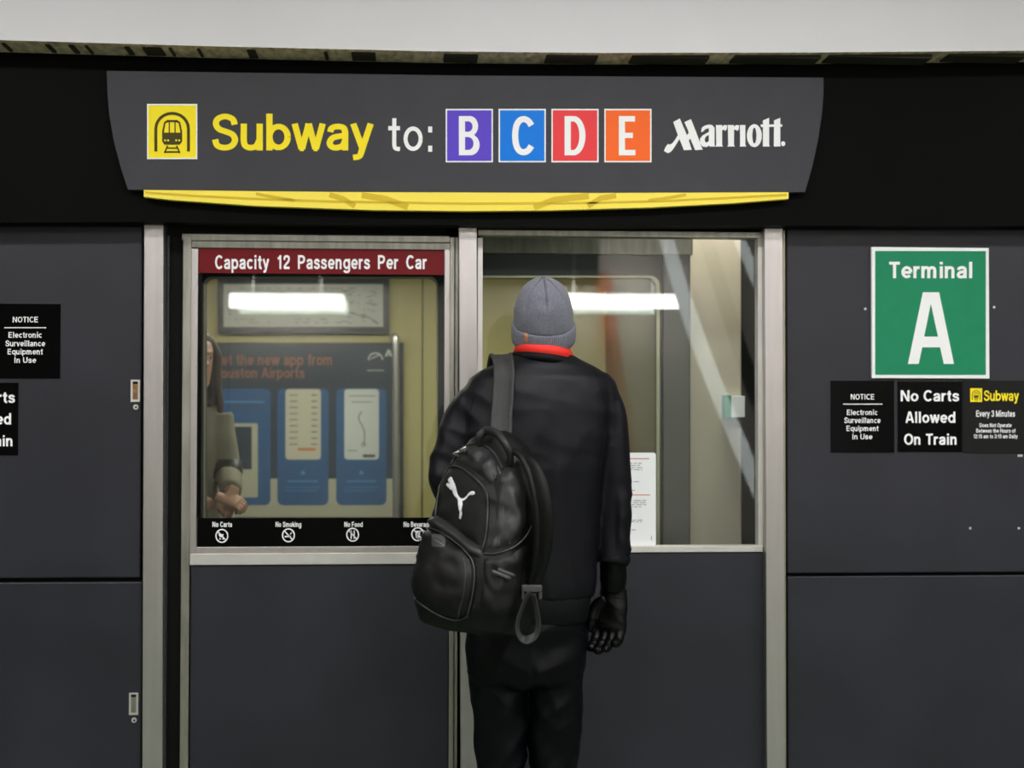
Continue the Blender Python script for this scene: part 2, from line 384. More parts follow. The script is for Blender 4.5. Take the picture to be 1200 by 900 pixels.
def piping(bm, pts, bvh, r=0.002, lift=0.001, n=5, seg=6):
    pp = smoothpath([(p[0], p[1], 0) for p in pts], n); path = []
    for p in pp:
        h, nn = cast(bvh, p.x, p.y); path.append(h+nn*lift)
    tube(bm, path, r, seg)

# ================================================================ SETTING
XL, XR = -5.0, 6.5
YB, ZC = -9.0, 3.35
b = newbm(); box(b, XL, XR, YB, 0.02, -0.1, 0.0); tag(link('floor', b, M['floor']), 'grey green platform floor', kind='structure')
b = newbm(); box(b, XL, XR, YB, 0.2, ZC, ZC+0.1); tag(link('ceiling', b, M['ceil']), kind='structure')
b = newbm(); box(b, XL, XR, YB-0.1, YB, 0, ZC); tag(link('wall_back', b, M['wallb']), kind='structure')
b = newbm(); box(b, XL-0.1, XL, YB, 0.2, 0, ZC); tag(link('wall_left', b, M['wallb']), kind='structure')
b = newbm(); box(b, XR, XR+0.1, YB, 0.2, 0, ZC); tag(link('wall_right', b, M['wallb']), kind='structure')
# bulkhead above the fascia: its underside shows as the dirty strip
b = newbm()
zt = [(at(x, y, -0.25)) for x, y in ((-40, 46), (0, 47), (240, 54), (500, 60), (700, 62), (960, 61.5), (1200, 59.5), (1260, 59))]
zt = [Vector((XL, 0, zt[0].z-0.02))]+zt+[Vector((XR, 0, zt[-1].z+0.01))]
for p, q in zip(zt, zt[1:]):
    for quad, mi in ((((p.x, -.25, p.z), (q.x, -.25, q.z), (q.x, -.25, ZC), (p.x, -.25, ZC)), 0), (((p.x, -.25, p.z), (p.x, .1, p.z+.0), (q.x, .1, q.z+.0), (q.x, -.25, q.z)), 1),
                     (((p.x, .1, p.z), (p.x, .1, ZC), (q.x, .1, ZC), (q.x, .1, q.z)), 1)):
        b.faces.new([b.verts.new(v) for v in quad]).material_index = mi
tag(link('trim_1', b, [M['paint'], M['concrete']]), 'white painted bulkhead beam above the black fascia', kind='structure')
b = newbm()
for x0, x1, y0, y1 in ((4, 8, 52, 56), (55, 60, 55, 57), (82, 88, 54, 58), (101, 104, 56, 59), (147, 153, 57, 60), (168, 172, 57, 60), (173, 190, 56, 60), (199, 202, 58, 61), (232, 235, 58, 60), (290, 300, 59.5, 62), (380, 384, 62, 65), (412, 440, 62, 65), (520, 560, 63, 67), (640, 700, 64, 68), (740, 830, 65, 69), (860, 960, 64, 69), (970, 1090, 64, 69), (1110, 1200, 62.5, 68.5)):
    x = at(x0, y0, -0.2).x; xx = at(x1, y0, -0.2).x
    zz = min(at(x0, (y0+y1)/2, -0.17).z, 9)
    k0 = [q for q in zt if q.x <= x][-1]; k1 = [q for q in zt if q.x > x][0]; z = k0.z+(k1.z-k0.z)*(x-k0.x)/(k1.x-k0.x)
    box(b, x, xx, -.22, -.13, z-0.006, z+0.012)
tag(link('trim_2', b, M['soot']), 'dark gaps and grime under the bulkhead', kind='structure')
# fascia
b = newbm()
top = [(-700, 38), (0, 60), (240, 66), (480, 69.5), (720, 71.5), (960, 71.8), (1200, 71), (1900, 66)]
bot = [(1900, 266), (1200, 265), (895, 264.5), (700, 264.5), (537, 263.6), (350, 262), (169, 260), (0, 261), (-700, 262)]
poly(b, top+bot, -0.10, thick=0.098)
fas = tag(link('wall_front', b, M['fascia']), 'black fascia above the platform doors', kind='structure')
b = newbm(); x0, x1, z0, z1 = rect(552, 73, 555, 84, -0.101); box(b, x0, x0+0.002, -0.1015, -0.0995, at(552, 262, -.1).z, z1); tag(link('trim_3', b, M['gapblack']), kind='structure')
# black backing behind the cladding, with openings
b = newbm()
zc = at(600, 262, 0.06).z
def back(px0, px1, z0=0.0, z1=None, y0=0.045, y1=0.10):
    box(b, at(px0, 400, y0).x, at(px1, 400, y0).x, y0, y1, z0, z1 if z1 else ZC-0.6)
back(-1200, 214); back(919, 2100); back(214, 919, at(600, 276, .045).z, ZC-0.6)
back(523, 563, 0)
back(214, 919, 0, at(600, 655, .045).z)
tag(link('wall_back_frame', b, M['gapblack']), kind='structure').name = 'trim_4'

# ---- cladding panels
def panel(px0, py0, px1, py1, label, z0=None, ex=False):
    bb = newbm(); pbox(bb, px0, py0, px1, py1, 0.0, 0.04, bev=0.004, z0=z0)
    return tag(link('wall_panel', bb, M['slate']), label, 'wall panel', 'slate cladding panels beside the doors')
pUL = panel(-420, 262, 165.5, 678.5, 'upper slate grey wall panel left of the doors, carrying two black notices')
pLL = panel(-420, 683.5, 165.5, 1000, 'lower slate grey wall panel left of the doors, with small steel latch', z0=0.02)
pUR = panel(922.5, 262, 1620, 670, 'upper slate grey wall panel right of the doors, behind the green terminal sign')
pLR = panel(923.5, 673.5, 1620, 1000, 'lower slate grey wall panel right of the doors, under the notices', z0=0.02)
for o in (pUL, pLL, pUR, pLR): del o['group']
def latch(px, py0, py1, parent, brass):
    b = newbm(); pbox(b, px-6, py0, px+5, py1, -0.003, 0.001, bev=0.001); q = link('latch_plate', b, M['steel_sat'], parent)
    b = newbm(); pbox(b, px-3.5, py0+3, px+2.5, py1-3, -0.0045, -0.002, bev=0.0005); link('latch_bolt', b, M['rust' if brass else 'steel_dark'], q)
    b = newbm(); pbox(b, px-3.5, py0+2, px+2.5, py0+5, -0.005, -0.002); link('latch_slot', b, M['gapblack'], q)
    b = newbm(); poly(b, ell(px, py1+6, 3, 3), -0.004, thick=0.004); s = link('lock_screw', b, M['steel_sat'], parent)
    b = newbm(); poly(b, ell(px+.3, py1+6.3, 1.3, 1.3, 10), -0.0045); link('keyhole', b, M['gapblack'], s)
latch(159, 445, 471, pUL, True); latch(157, 812, 838, pLL, False)
# tiny scuffs and screws on right panels
b = newbm()
for x, y in ((1194, 534), (1197, 534), (1194, 619), (1137, 619), (1014, 362), (1165, 360)): poly(b, ell(x, y, 1.6, 1.6, 8), -0.001)
link('screw', b, M['steel_sat'], pUR)

# ---- steel posts
def post(px0, px1, ptop, Yf, n, px0b=None, px1b=None):
    bb = newbm(); a, c = at(px0, ptop, Yf), at(px1, ptop, Yf); e = at(px0b or px0, 900, Yf); f = at(px1b or px1, 900, Yf)
    # extrapolate to floor
    k = (a.z-0.0)/(a.z-e.z); xl = a.x+(e.x-a.x)*k; xr = c.x+(f.x-c.x)*k
    vs_ = []
    for (x, z) in ((a.x, a.z), (c.x, a.z), (xr, 0), (xl, 0)):
        vs_.append((bb.verts.new((x, Yf, z)), bb.verts.new((x, 0.05, z))))
    for i in range(4):
        j = (i+1) % 4; bb.faces.new((vs_[i][0], vs_[j][0], vs_[j][1], vs_[i][1]))
    bb.faces.new([v[0] for v in vs_]); bb.faces.new([v[1] for v in vs_][::-1])
    bmesh.ops.bevel(bb, geom=bb.edges[:], offset=0.0025, segments=2, profile=0.5, affect='EDGES')
    bmesh.ops.recalc_face_normals(bb, faces=bb.faces[:])
    return tag(link('trim_%d' % n, bb, M['steel']), kind='structure')
post(168.8, 191.5, 255, -0.03, 5, 166.5, 190.3)
post(537.5, 558.8, 255, -0.03, 6, 540, 561.5)
post(895.6, 917.4, 255, -0.03, 7, 898.6, 920.4)
bb = newbm(); pbox(bb, 918.3, 270, 920.6, 900, -0.006, 0.05, bev=0.0008, z0=0); tag(link('trim_8', bb, M['trim']), kind='structure')
bb = newbm(); pbox(bb, 194.5, 276, 197.5, 640, 0.02, 0.05, bev=0.001, z0=0.0); tag(link('trim_9', bb, M['cardark']), kind='structure')

# ---- sliding door leaf on the left
def frame_part(parent, name, boxes, m, bev=0.0015):
    bb = newbm()
    for (x0, y0, x1, y1, Yf, Yb, z0) in boxes: pbox(bb, x0, y0, x1, y1, Yf, Yb, bev=bev, z0=z0)
    return link(name, bb, m, parent)
D1 = tag(empty('door_1', at(375, 900, 0.02)), 'closed sliding platform door with red capacity banner', kind='structure')
D1.location.z = 0; bpy.context.view_layer.update()
frame_part(D1, 'outer_stile', [(212.5, 276, 222.3, 900, 0.012, 0.06, 0.01)], M['steel_dark'])
frame_part(D1, 'stile', [(222.3, 291, 231, 648, 0.018, 0.05, None)], M['steel'])
frame_part(D1, 'stile', [(520.5, 292, 527.5, 648, 0.018, 0.05, None)], M['steel'])
frame_part(D1, 'outer_stile', [(526.5, 278, 532, 900, 0.010, 0.06, 0.01), (532.6, 278, 536.5, 900, 0.016, 0.06, 0.01)], M['steel_dark'])
frame_part(D1, 'top_rail', [(213, 275, 527, 283, 0.014, 0.05, None), (222.3, 283.5, 527.5, 291.5, 0.020, 0.05, None)], M['steel_dark'])
frame_part(D1, 'bottom_rail', [(222.3, 640.5, 527.5, 648.5, 0.020, 0.05, None)], M['steel'])
frame_part(D1, 'sill', [(222.3, 648.5, 526, 661.5, 0.008, 0.05, None)], M['steel_sat'])
lp = frame_part(D1, 'lower_panel', [(222.8, 662, 525.5, 900, 0.016, 0.05, 0.02)], M['slate'], 0.003)
x0, x1, z0, z1 = rect(230, 291, 521, 641, 0.03)
b = newbm(); box(b, x0-.002, x1+.002, 0.030, 0.036, z0-.002, z1+.002); link('glass_pane', b, M['glass'], D1)
b = newbm(); pbox(b, 231, 292, 520.7, 321, 0.0275, 0.0285); bn = link('capacity_banner', b, M['banner'], D1)
b = newbm(); text(b, 'Capacity 12 Passengers Per Car', 252, 500, 315.3, 299, 0.0270, wgt=0.17, track=0.09, sp=.62); link('lettering', b, M['white'], bn)
b = newbm(); pbox(b, 231, 606.8, 520.7, 640.8, 0.0275, 0.0285); pbox(b, 231, 321, 236, 607, 0.0275, 0.0285); bs = link('black_strip', b, M['black'], D1)
b = newbm()
for s, x0, x1 in (('No Carts', 249, 272), ('No Smoking', 323, 353), ('No Food', 403.5, 425), ('No Beverages', 473, 508)): text(b, s, x0, x1, 617.5, 611.5, 0.0270, bold=0.03)
link('lettering', b, M['white'], bs)
for k, (cx, cy) in enumerate(((260, 628), (338, 627.3), (413.3, 626.6), (489.5, 626))):
    b = newbm(); poly(b, ell(cx, cy, 7.6, 8.2), 0.0270, holes=[ell(cx, cy, 6.2, 6.8)]); line(b, cx-4.6, cy-5, cx+4.6, cy+5, 1.3, 0.0270)
    if k == 0: poly(b, [(cx-4, cy-2), (cx+2, cy-2), (cx+1, cy+1.5), (cx-2.5, cy+1.5)], .027); poly(b, ell(cx-2, cy+3.4, 1, 1, 8), .027); poly(b, ell(cx+1.5, cy+3.4, 1, 1, 8), .027)
    if k == 1: line(b, cx-4.5, cy+1.5, cx+3, cy+1.5, 1.6, .027); line(b, cx+2, cy-1, cx+4, cy-3.5, 1, .027)
    if k == 2:
        for q in (-1.8, 1.8): line(b, cx+q, cy-5, cx+q, cy+5, 1.2, .027)
        line(b, cx-3, cy-3, cx-.8, cy-3, 1.6, .027)
    if k == 3: poly(b, [(cx-3, cy-4), (cx+3, cy-4), (cx+2, cy+4.5), (cx-2, cy+4.5)], .027)
    link('prohibition_icon', b, M['white'], bs)
# ---- fixed window unit on the right
W1 = tag(empty('window_1', at(727, 900, 0.02)), 'fixed glazed screen panel right of the sliding door', kind='structure'); W1.location.z = 0; bpy.context.view_layer.update()
frame_part(W1, 'top_rail', [(560.3, 270.5, 893.5, 277.5, 0.0, 0.05, None)], M['steel_dark'])
frame_part(W1, 'stile', [(559.3, 278.5, 565.4, 641, 0.010, 0.05, None)], M['steel_sat'])
frame_part(W1, 'stile', [(888.3, 277, 894.2, 641, 0.004, 0.05, None)], M['steel_sat'])
frame_part(W1, 'sill', [(560, 640.3, 894.3, 647.6, 0.0, 0.05, None)], M['steel_sat'])
frame_part(W1, 'lower_panel', [(561, 648.3, 895.5, 900, 0.006, 0.05, 0.02)], M['slate'], 0.003)
x0, x1, z0, z1 = rect(565, 277, 889, 641, 0.03)
b = newbm(); box(b, x0-.002, x1+.002, 0.030, 0.036, z0-.002, z1+.002); link('glass_pane', b, M['glass'], W1)
# paper notice taped to the glass
b = newbm(); poly(b, rrect(684, 530.5, 768.6, 640, 2.5, 3), 0.0260, thick=0.002)
pn = tag(link('paper_notice', b, M['paper']), 'white printed paper notice stuck to the right hand glass beside the person', 'notice')
b = newbm(); Yp = 0.0255
line(b, 690, 537.5, 761, 537.5, 1.2, Yp, 1); line(b, 690, 580, 762, 580, 1.2, Yp, 1)
for yy, xe in ((543, 752), (545.5, 750), (548, 753), (550.5, 753), (564.5, 750), (574.5, 744), (586.5, 757), (589, 758), (591.5, 759), (594, 751), (609.5, 753), (611.5, 752), (621, 745), (623, 741)):
    x = 690
    while x < xe:
        l = random.uniform(3, 9); line(b, x, yy, min(xe, x+l), yy, 0.9, Yp, 0); x += l+1.6
line(b, 763.5, 628, 763.5, 633, 1, Yp, 0)
link('printed_lines', b, [M['ink'], M['inkred']], pn)

# ================================================================ HEADER SIGN
YS = -0.135
b = newbm()
poly(b, [(125, 83), (545, 88.5), (965, 91), (965, 112), (963, 135), (958.5, 165), (952, 195), (943.5, 225), (700, 226.2), (400, 225), (150, 222.2), (142, 198), (134, 168), (128.5, 138), (126, 110)], YS, thick=0.03)
S = tag(link('header_sign', b, M['sign']), 'wide charcoal overhead sign reading Subway to B C D E above the doors', 'sign')
b = newbm()
lower = [(924, 225.3), (924, 233), (860, 238), (760, 243.2), (640, 246.6), (546, 247.3), (440, 246.2), (300, 241.2), (200, 234.2), (168.5, 230.5)]
poly(b, [(168.5, 222.6), (400, 225), (700, 226.1)]+lower, YS-0.004, thick=0.03)
ys = link('yellow_strip', b, M['yellow_strip'], S)
b = newbm(); Yq = YS-0.0055
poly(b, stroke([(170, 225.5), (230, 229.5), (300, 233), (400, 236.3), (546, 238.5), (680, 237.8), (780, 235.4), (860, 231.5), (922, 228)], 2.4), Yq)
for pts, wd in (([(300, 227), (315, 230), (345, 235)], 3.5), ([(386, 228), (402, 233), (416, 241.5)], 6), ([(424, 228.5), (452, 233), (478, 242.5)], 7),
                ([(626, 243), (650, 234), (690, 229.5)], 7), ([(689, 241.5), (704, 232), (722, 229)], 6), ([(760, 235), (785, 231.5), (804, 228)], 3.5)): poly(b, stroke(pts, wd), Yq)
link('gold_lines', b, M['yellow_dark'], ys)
YL = YS-0.0015
def subway_icon(parent, x0, y0, x1, y1, Y, border=True):
    def X(u): return x0+(x1-x0)*u
    def Yy(v): return y0+(y1-y0)*v
    bb = newbm()
    if border: poly(bb, [(x0, y0), (x1, y0), (x1, y1), (x0, y1)], Y, mi=1); k = 0.025
    else: k = 0
    poly(bb, [(X(k), Yy(k)), (X(1-k), Yy(k)), (X(1-k), Yy(1-k)), (X(k), Yy(1-k))], Y-0.0005, mi=0)
    ic = link('subway_icon', bb, [M['yellow'], M['white']], parent)
    bb = newbm(); Y2 = Y-0.001; W_, H_ = (x1-x0), (y1-y0)
    arch = [(X(.175), Yy(.86)), (X(.175), Yy(.45))]+[(X(.5)-W_*.325*math.cos(R(a)), Yy(.45)-H_*.28*math.sin(R(a))) for a in range(15, 180, 15)]+[(X(.825), Yy(.45)), (X(.825), Yy(.86))]
    poly(bb, stroke(arch, W_*.06), Y2)
    poly(bb, [(X(.30), Yy(.50)), (X(.34), Yy(.33)), (X(.40), Yy(.29)), (X(.60), Yy(.29)), (X(.66), Yy(.33)), (X(.70), Yy(.50)), (X(.70), Yy(.68)), (X(.65), Yy(.74)), (X(.35), Yy(.74)), (X(.30), Yy(.68))], Y2,
         holes=[[(X(.335), Yy(.52)), (X(.37), Yy(.35)), (X(.43), Yy(.33)), (X(.43), Yy(.52))], [(X(.455), Yy(.52)), (X(.455), Yy(.33)), (X(.545), Yy(.33)), (X(.545), Yy(.52))], [(X(.57), Yy(.52)), (X(.57), Yy(.33)), (X(.63), Yy(.35)), (X(.665), Yy(.52))]])
    line(bb, X(.41), Yy(.755), X(.35), Yy(.89), W_*.03, Y2); line(bb, X(.59), Yy(.755), X(.65), Yy(.89), W_*.03, Y2)
    line(bb, X(.39), Yy(.80), X(.61), Yy(.80), W_*.03, Y2); line(bb, X(.34), Yy(.87), X(.66), Yy(.87), W_*.035, Y2)
    link('train_symbol', bb, M['olive'], ic)
    bb = newbm()
    for u in (.36, .42, .58, .64): poly(bb, ell(X(u), Yy(.66), W_*.02, W_*.02, 10), Y2-0.0005)
    link('headlights', bb, M['yellow'], ic)
subway_icon(S, 172.3, 121.8, 231.2, 186.5, YL)
b = newbm(); text(b, 'Subway', 248.5, 438, 176.3, 133.2, YL, wgt=0.155, track=.03); link('lettering', b, M['yellow'], S)
b = newbm(); text(b, 'to:', 455, 506.5, 177.8, 136, YL, wgt=0.12, track=.06); link('lettering', b, M['white'], S)
for L, px, m in (('B', 522.3, 'purple'), ('C', 584.3, 'blue'), ('D', 646.2, 'red'), ('E', 708.2, 'orange')):
    b = newbm(); x0, x1, y0, y1 = px, px+55.3, 127.6, 190.2
    poly(b, [(x0, y0), (x1, y0), (x1, y1), (x0, y1)], YL, mi=1)
    poly(b, [(x0+1.6, y0+1.6), (x1-1.6, y0+1.6), (x1-1.6, y1-1.6), (x0+1.6, y1-1.6)], YL-0.0006)
    t = link('terminal_square', b, [M[m], M['white']], S); t['label'] = '%s square with white letter %s' % (m, L)
    b = newbm(); a, c = px+15.5, px+40; u, v = 136, 182; Yl = YL-0.0012; w_ = 7.2
    if L == 'B':
        bo = [(a, u), (a+14, u)]+ell(a+13, u+11.8, 9.5, 11.8, 10, 80, -60)+[(a+17.5, u+22)]+ell(a+13.5, v-12.3, 10.8, 12.3, 10, 60, -85)+[(a, v)]
        h1 = [(a+w_, u+6.2), (a+11, u+6.2)]+ell(a+11, u+12.3, 5, 6.1, 8, 80, -80)+[(a+w_, u+18.4)]
        h2 = [(a+w_, u+24.6), (a+11, u+24.6)]+ell(a+11.5, u+32.2, 5.6, 7.4, 8, 80, -80)+[(a+w_, v-6.2)]
        poly(b, bo, Yl, holes=[h1, h2])
    elif L == 'C':
        pts = [(c-1.5, u+11), (c-5, u+6), (c-10, u+3.6), (c-15, u+5), (c-19, u+11), (c-20.6, u+23), (c-19, v-11), (c-15, v-5), (c-10, v-3.6), (c-5, v-6), (c-1.5, v-11)]
        sp = smoothpath([(p[0], p[1], 0) for p in pts], 3); poly(b, stroke([(p.x, p.y) for p in sp], w_), Yl)
    elif L == 'D':
        bo = [(a, u), (a+11, u)]+[(a+11+13.5*math.cos(R(q)), (u+v)/2-23*math.sin(R(q))) for q in range(80, -81, -16)]+[(a+11, v), (a, v)]
        ho = [(a+w_, u+6.3), (a+10, u+6.3)]+[(a+10+7.3*math.cos(R(q)), (u+v)/2-16.7*math.sin(R(q))) for q in range(80, -81, -16)]+[(a+10, v-6.3), (a+w_, v-6.3)]
        poly(b, bo, Yl, holes=[ho])
    else:
        a += 1.5
        poly(b, [(a, u), (a+19, u), (a+19, u+6.4), (a+w_, u+6.4), (a+w_, u+19.5), (a+16.5, u+19.5), (a+16.5, u+25.8), (a+w_, u+25.8), (a+w_, v-6.4), (a+19.5, v-6.4), (a+19.5, v), (a, v)], Yl)
    link('lettering', b, M['white'], t)
# the hotel wordmark, drawn stroke by stroke
b = newbm()
def Z(pts): return [(770+p[0]/7.5, 130+p[1]/7.5) for p in pts]
for pts in ([(142, 98), (200, 66), (272, 236), (305, 342), (236, 345), (186, 222)], [(240, 98), (298, 72), (345, 190), (400, 340), (335, 345), (290, 238), (272, 170)],
            [(192, 195), (200, 240), (170, 290), (140, 338), (118, 362), (92, 371), (60, 350), (78, 312), (95, 290), (112, 296), (135, 283), (160, 250)],
            [(255, 225), (275, 195), (300, 232), (276, 262)],
            [(517, 124), (572, 124), (572, 300), (580, 313), (510, 313), (520, 300)], [(570, 140), (590, 124), (618, 126), (612, 162), (598, 176), (588, 165), (570, 168)],
            [(622, 124), (676, 124), (676, 300), (684, 313), (616, 313), (625, 300)], [(674, 140), (696, 124), (722, 126), (718, 162), (704, 176), (692, 165), (674, 168)],
            [(728, 124), (776, 124), (776, 300), (784, 313), (726, 313), (730, 300)],
            [(930, 84), (985, 60), (985, 300), (992, 312), (930, 313)], [(1028, 84), (1083, 60), (1083, 300), (1088, 312), (1026, 313)],
            [(908, 120), (1098, 118), (1102, 138), (915, 142)],
            [(455, 150), (470, 122), (505, 145), (505, 300), (514, 313), (462, 313), (455, 290)],
            [(388, 188), (392, 150), (415, 130), (450, 120), (480, 122), (500, 140), (470, 165), (450, 152), (425, 160), (408, 178)]):
    YL -= 0.00004; poly(b, Z(pts), YL)
poly(b, Z(ell(855, 217, 66, 101, 24)), YL, holes=[Z(ell(855, 217, 18, 70, 16))])
poly(b, Z([(470, 180), (435, 195), (400, 215), (376, 245), (378, 285), (400, 313), (435, 318), (470, 296)]), YL, holes=[Z([(455, 210), (430, 226), (418, 250), (424, 274), (440, 278), (455, 262)])])
poly(b, Z(ell(1108, 288, 19, 22, 14)), YL)
link('wordmark', b, M['white'], S)

# ================================================================ WALL SIGNS
def black_sign(px0, py0, px1, py1, name, label, m='black'):
    bb = newbm(); x0, x1, z0, z1 = rect(px0, py0, px1, py1, -0.004); box(bb, x0, x1, -0.004, 0.0005, z0, z1, 0.0006, 1)
    return tag(link(name, bb, M[m]), label, 'sign')
def notice(ox, oy, s, rectpx, label, rows):
    o = black_sign(*rectpx, 'surveillance_sign', label)
    bb = newbm()
    for t_, x0, x1, yb, yc, bo in rows: text(bb, t_, x0, x1, yb, yc, -0.0048, wgt=.15)
    line(bb, *s, -0.0048); link('lettering', bb, M['white'], o)
notice(0, 0, (5, 384, 54, 384, 1.1), (-11, 356, 70.5, 443.5), 'black surveillance notice on the left wall panel, above the carts sign',
       [('NOTICE', 15, 44.5, 377.8, 371.2, .03), ('Electronic', 10, 49, 395.8, 389, .03), ('Surveillance', 6.5, 53, 405.9, 399, .03), ('Equipment', 9, 50.2, 415.4, 408.6, .03), ('In Use', 17, 42.5, 425.2, 418.6, .03)])
notice(0, 0, (988, 473.6, 1034, 473.6, 1.1), (973.8, 446.2, 1048, 530.3), 'black scratched surveillance notice below left corner of the green terminal sign',
       [('NOTICE', 997, 1024.5, 468.3, 461.7, .03), ('Electronic', 992.5, 1028.3, 486.4, 480, .03), ('Surveillance', 989.5, 1032, 495.8, 489.2, .03), ('Equipment', 992, 1029.5, 505.2, 498.8, .03), ('In Use', 999, 1022.5, 514.8, 508.4, .03)])
for rc, dx, dy, lab in (((1052.3, 447, 1127.3, 529.6), 0, 0, 'black sign reading No Carts Allowed On Train, between two smaller printed signs'), ((-55, 448.5, 21, 533.5), -1106.5, 1.8, 'black no carts sign cut by the left picture edge')):
    o = black_sign(*rc, 'carts_sign', lab)
    bb = newbm()
    for t_, x0, x1, yb, yc in (('No Carts', 1055.5, 1124, 470.3, 457.3), ('Allowed', 1061, 1119.5, 495.6, 482.4), ('On Train', 1059.5, 1121, 521.2, 508.2)):
        text(bb, t_, x0+dx, x1+dx, yb+dy, yc+dy, -0.0048, bold=.03)
    link('lettering', bb, M['white'], o)
o = black_sign(1128.4, 446, 1206, 531, 'timetable_sign', 'black sign with small yellow subway symbol and service hours, at right edge', 'black_matte')
subway_icon(o, 1137, 455, 1151, 471, -0.0048, False)
b = newbm(); text(b, 'Subway', 1153, 1194, 469.8, 457.5, -0.0048, wgt=.16, track=.04); link('lettering', b, M['yellow'], o)
b = newbm()
for t_, x0, x1, yb, yc, bo in (('Every 3 Minutes', 1144, 1189.5, 488.4, 481, .02), ('Does Not Operate', 1148, 1185.5, 500.6, 496, .03), ('Between the Hours of', 1144, 1190, 507, 502.4, .03), ('12:15 am to 3:15 am Daily', 1141, 1192.5, 513.6, 509, .03)):
    text(b, t_, x0, x1, yb, yc, -0.0048, bold=bo)
link('lettering', b, M['white'], o)
b = newbm(); x0, x1, z0, z1 = rect(1021.7, 290, 1159.2, 443.4, -0.012); box(b, x0, x1, -0.012, 0.0003, z0, z1, 0.001, 1)
o = tag(link('terminal_sign', b, M['white']), 'green and white Terminal A sign on the right wall panel', 'sign')
b = newbm(); poly(b, [(1025.6, 294), (1155.3, 294.2), (1155.3, 439.4), (1025.6, 439.2)], -0.0126); link('green_field', b, M['green'], o)
b = newbm(); text(b, 'Terminal', 1042, 1139.3, 326, 306.8, -0.0132, bold=.022)
poly(b, [(1081.5, 342.5), (1100.5, 342.5), (1118, 426.5), (1106, 426.5), (1101.6, 407), (1080.8, 407), (1076.6, 426.5), (1064, 426.5)], -0.0132, holes=[[(1090.8, 356), (1099.2, 394.5), (1083, 394.5)]])
link('lettering', b, M['white'], o)

# ================================================================ SUBWAY CAR BEHIND THE GLASS
YC, YI = 0.36, 2.25
CAR = tag(empty('subway_car', (0.6, YC, 0)), 'waiting subway car with yellow interior seen behind the platform glass', 'subway car')
winA = rrect(240, 325.5, 511.5, 690, 9, 6); winB = rrect(548, 325.5, 769.5, 690, 11, 6)
def seen(px0, py0, px1, py1): return [(px0, py0), (px1, py0), (px1, py1), (px0, py1)]
b = newbm()
poly(b, [(-500, 293), (809, 293), (809, 1120), (-500, 1120)], YC, holes=[winA, winB], thick=0.05)
link('car_side', b, M['cardark'], CAR)
b = newbm(); pbox(b, -500, 262, 812, 293, YC-0.02, YC+0.06, bev=0.003); link('roof_rail', b, M['steel_dark'], CAR)
b = newbm(); pbox(b, 777, 293, 809, 1100, YC-0.012, YC+0.002, bev=0.004); link('door_pillar', b, M['carbody'], CAR)
for wn in (winA, winB):
    b = newbm()
    cx = sum(p[0] for p in wn)/len(wn); cy = sum(p[1] for p in wn)/len(wn)
    poly(b, [(cx+(p[0]-cx)*(1+4/120), cy+(p[1]-cy)*(1+2.5/180)) for p in wn] if wn is winB else [(cx+(p[0]-cx)*(1+1.6/135), cy+(p[1]-cy)*(1+1.4/180)) for p in wn], YC-0.006, holes=[wn], thick=0.008)
    f = link('window_trim', b, M['trim'], CAR)
    x0, x1, z0, z1 = rect(min(p[0] for p in wn)-1, 324, max(p[0] for p in wn)+1, 691, YC+0.02)
    b = newbm(); box(b, x0, x1, YC+0.02, YC+0.025, z0, z1); link('window_pane', b, M['glass2'], CAR)
xa, xb = at(-500, 400, YC).x, at(809, 400, YC).x
b = newbm(); box(b, xa, xb+0.25, YI, YI+0.05, 0.0, 2.5); link('inner_wall', b, M['caryel'], CAR)
b = newbm(); box(b, xb-0.06, xb-0.01, YC+0.05, YI, 0.0, 2.5); link('end_wall', b, M['carbody'], CAR)
b = newbm(); box(b, xa-0.05, xa, YC+0.05, YI, 0.0, 2.5); link('end_wall', b, M['caryel'], CAR)
b = newbm(); box(b, xa, xb, YC+0.05, YI, 2.3, 2.4); link('car_ceiling', b, M['ceil'], CAR)
b = newbm(); box(b, xa, xb, YC, YI, -0.06, 0.0); link('car_floor', b, M['carfloor'], CAR)
b = newbm(); box(b, -1.6, 0.9, 1.2, 1.42, 2.27, 2.30, 0.005); link('car_lamp', b, M['tlamp'], CAR)
b = newbm()
for px in (494,): pbox(b, px, 320, px+1.6, 700, YI-0.002, YI+0.01)
link('wall_seam', b, M['cardark'], CAR)
b = newbm(); tube(b, smoothpath([at(462, 396, YI-.01), at(462, 394, YI-.06), at(463, 396, YI-.13), at(463.5, 404, YI-.15), at(464, 500, YI-.15), at(464, 640, YI-.15), at(464, 700, YI-.15)], 5), 0.017, 12); link('grab_rail', b, M['steel'], CAR)
al = bpy.data.lights.new('car_light', 'AREA'); al.shape = 'RECTANGLE'; al.size = 2.4; al.size_y = 0.25; al.energy = LIGHTS['train']*2.2; al.color = (1, .95, .86)
ao = bpy.data.objects.new('car_light', al); COL.objects.link(ao); ao.location = (-0.35, 1.3, 2.25); ao.parent = CAR; ao.matrix_parent_inverse = CAR.matrix_basis.inverted()
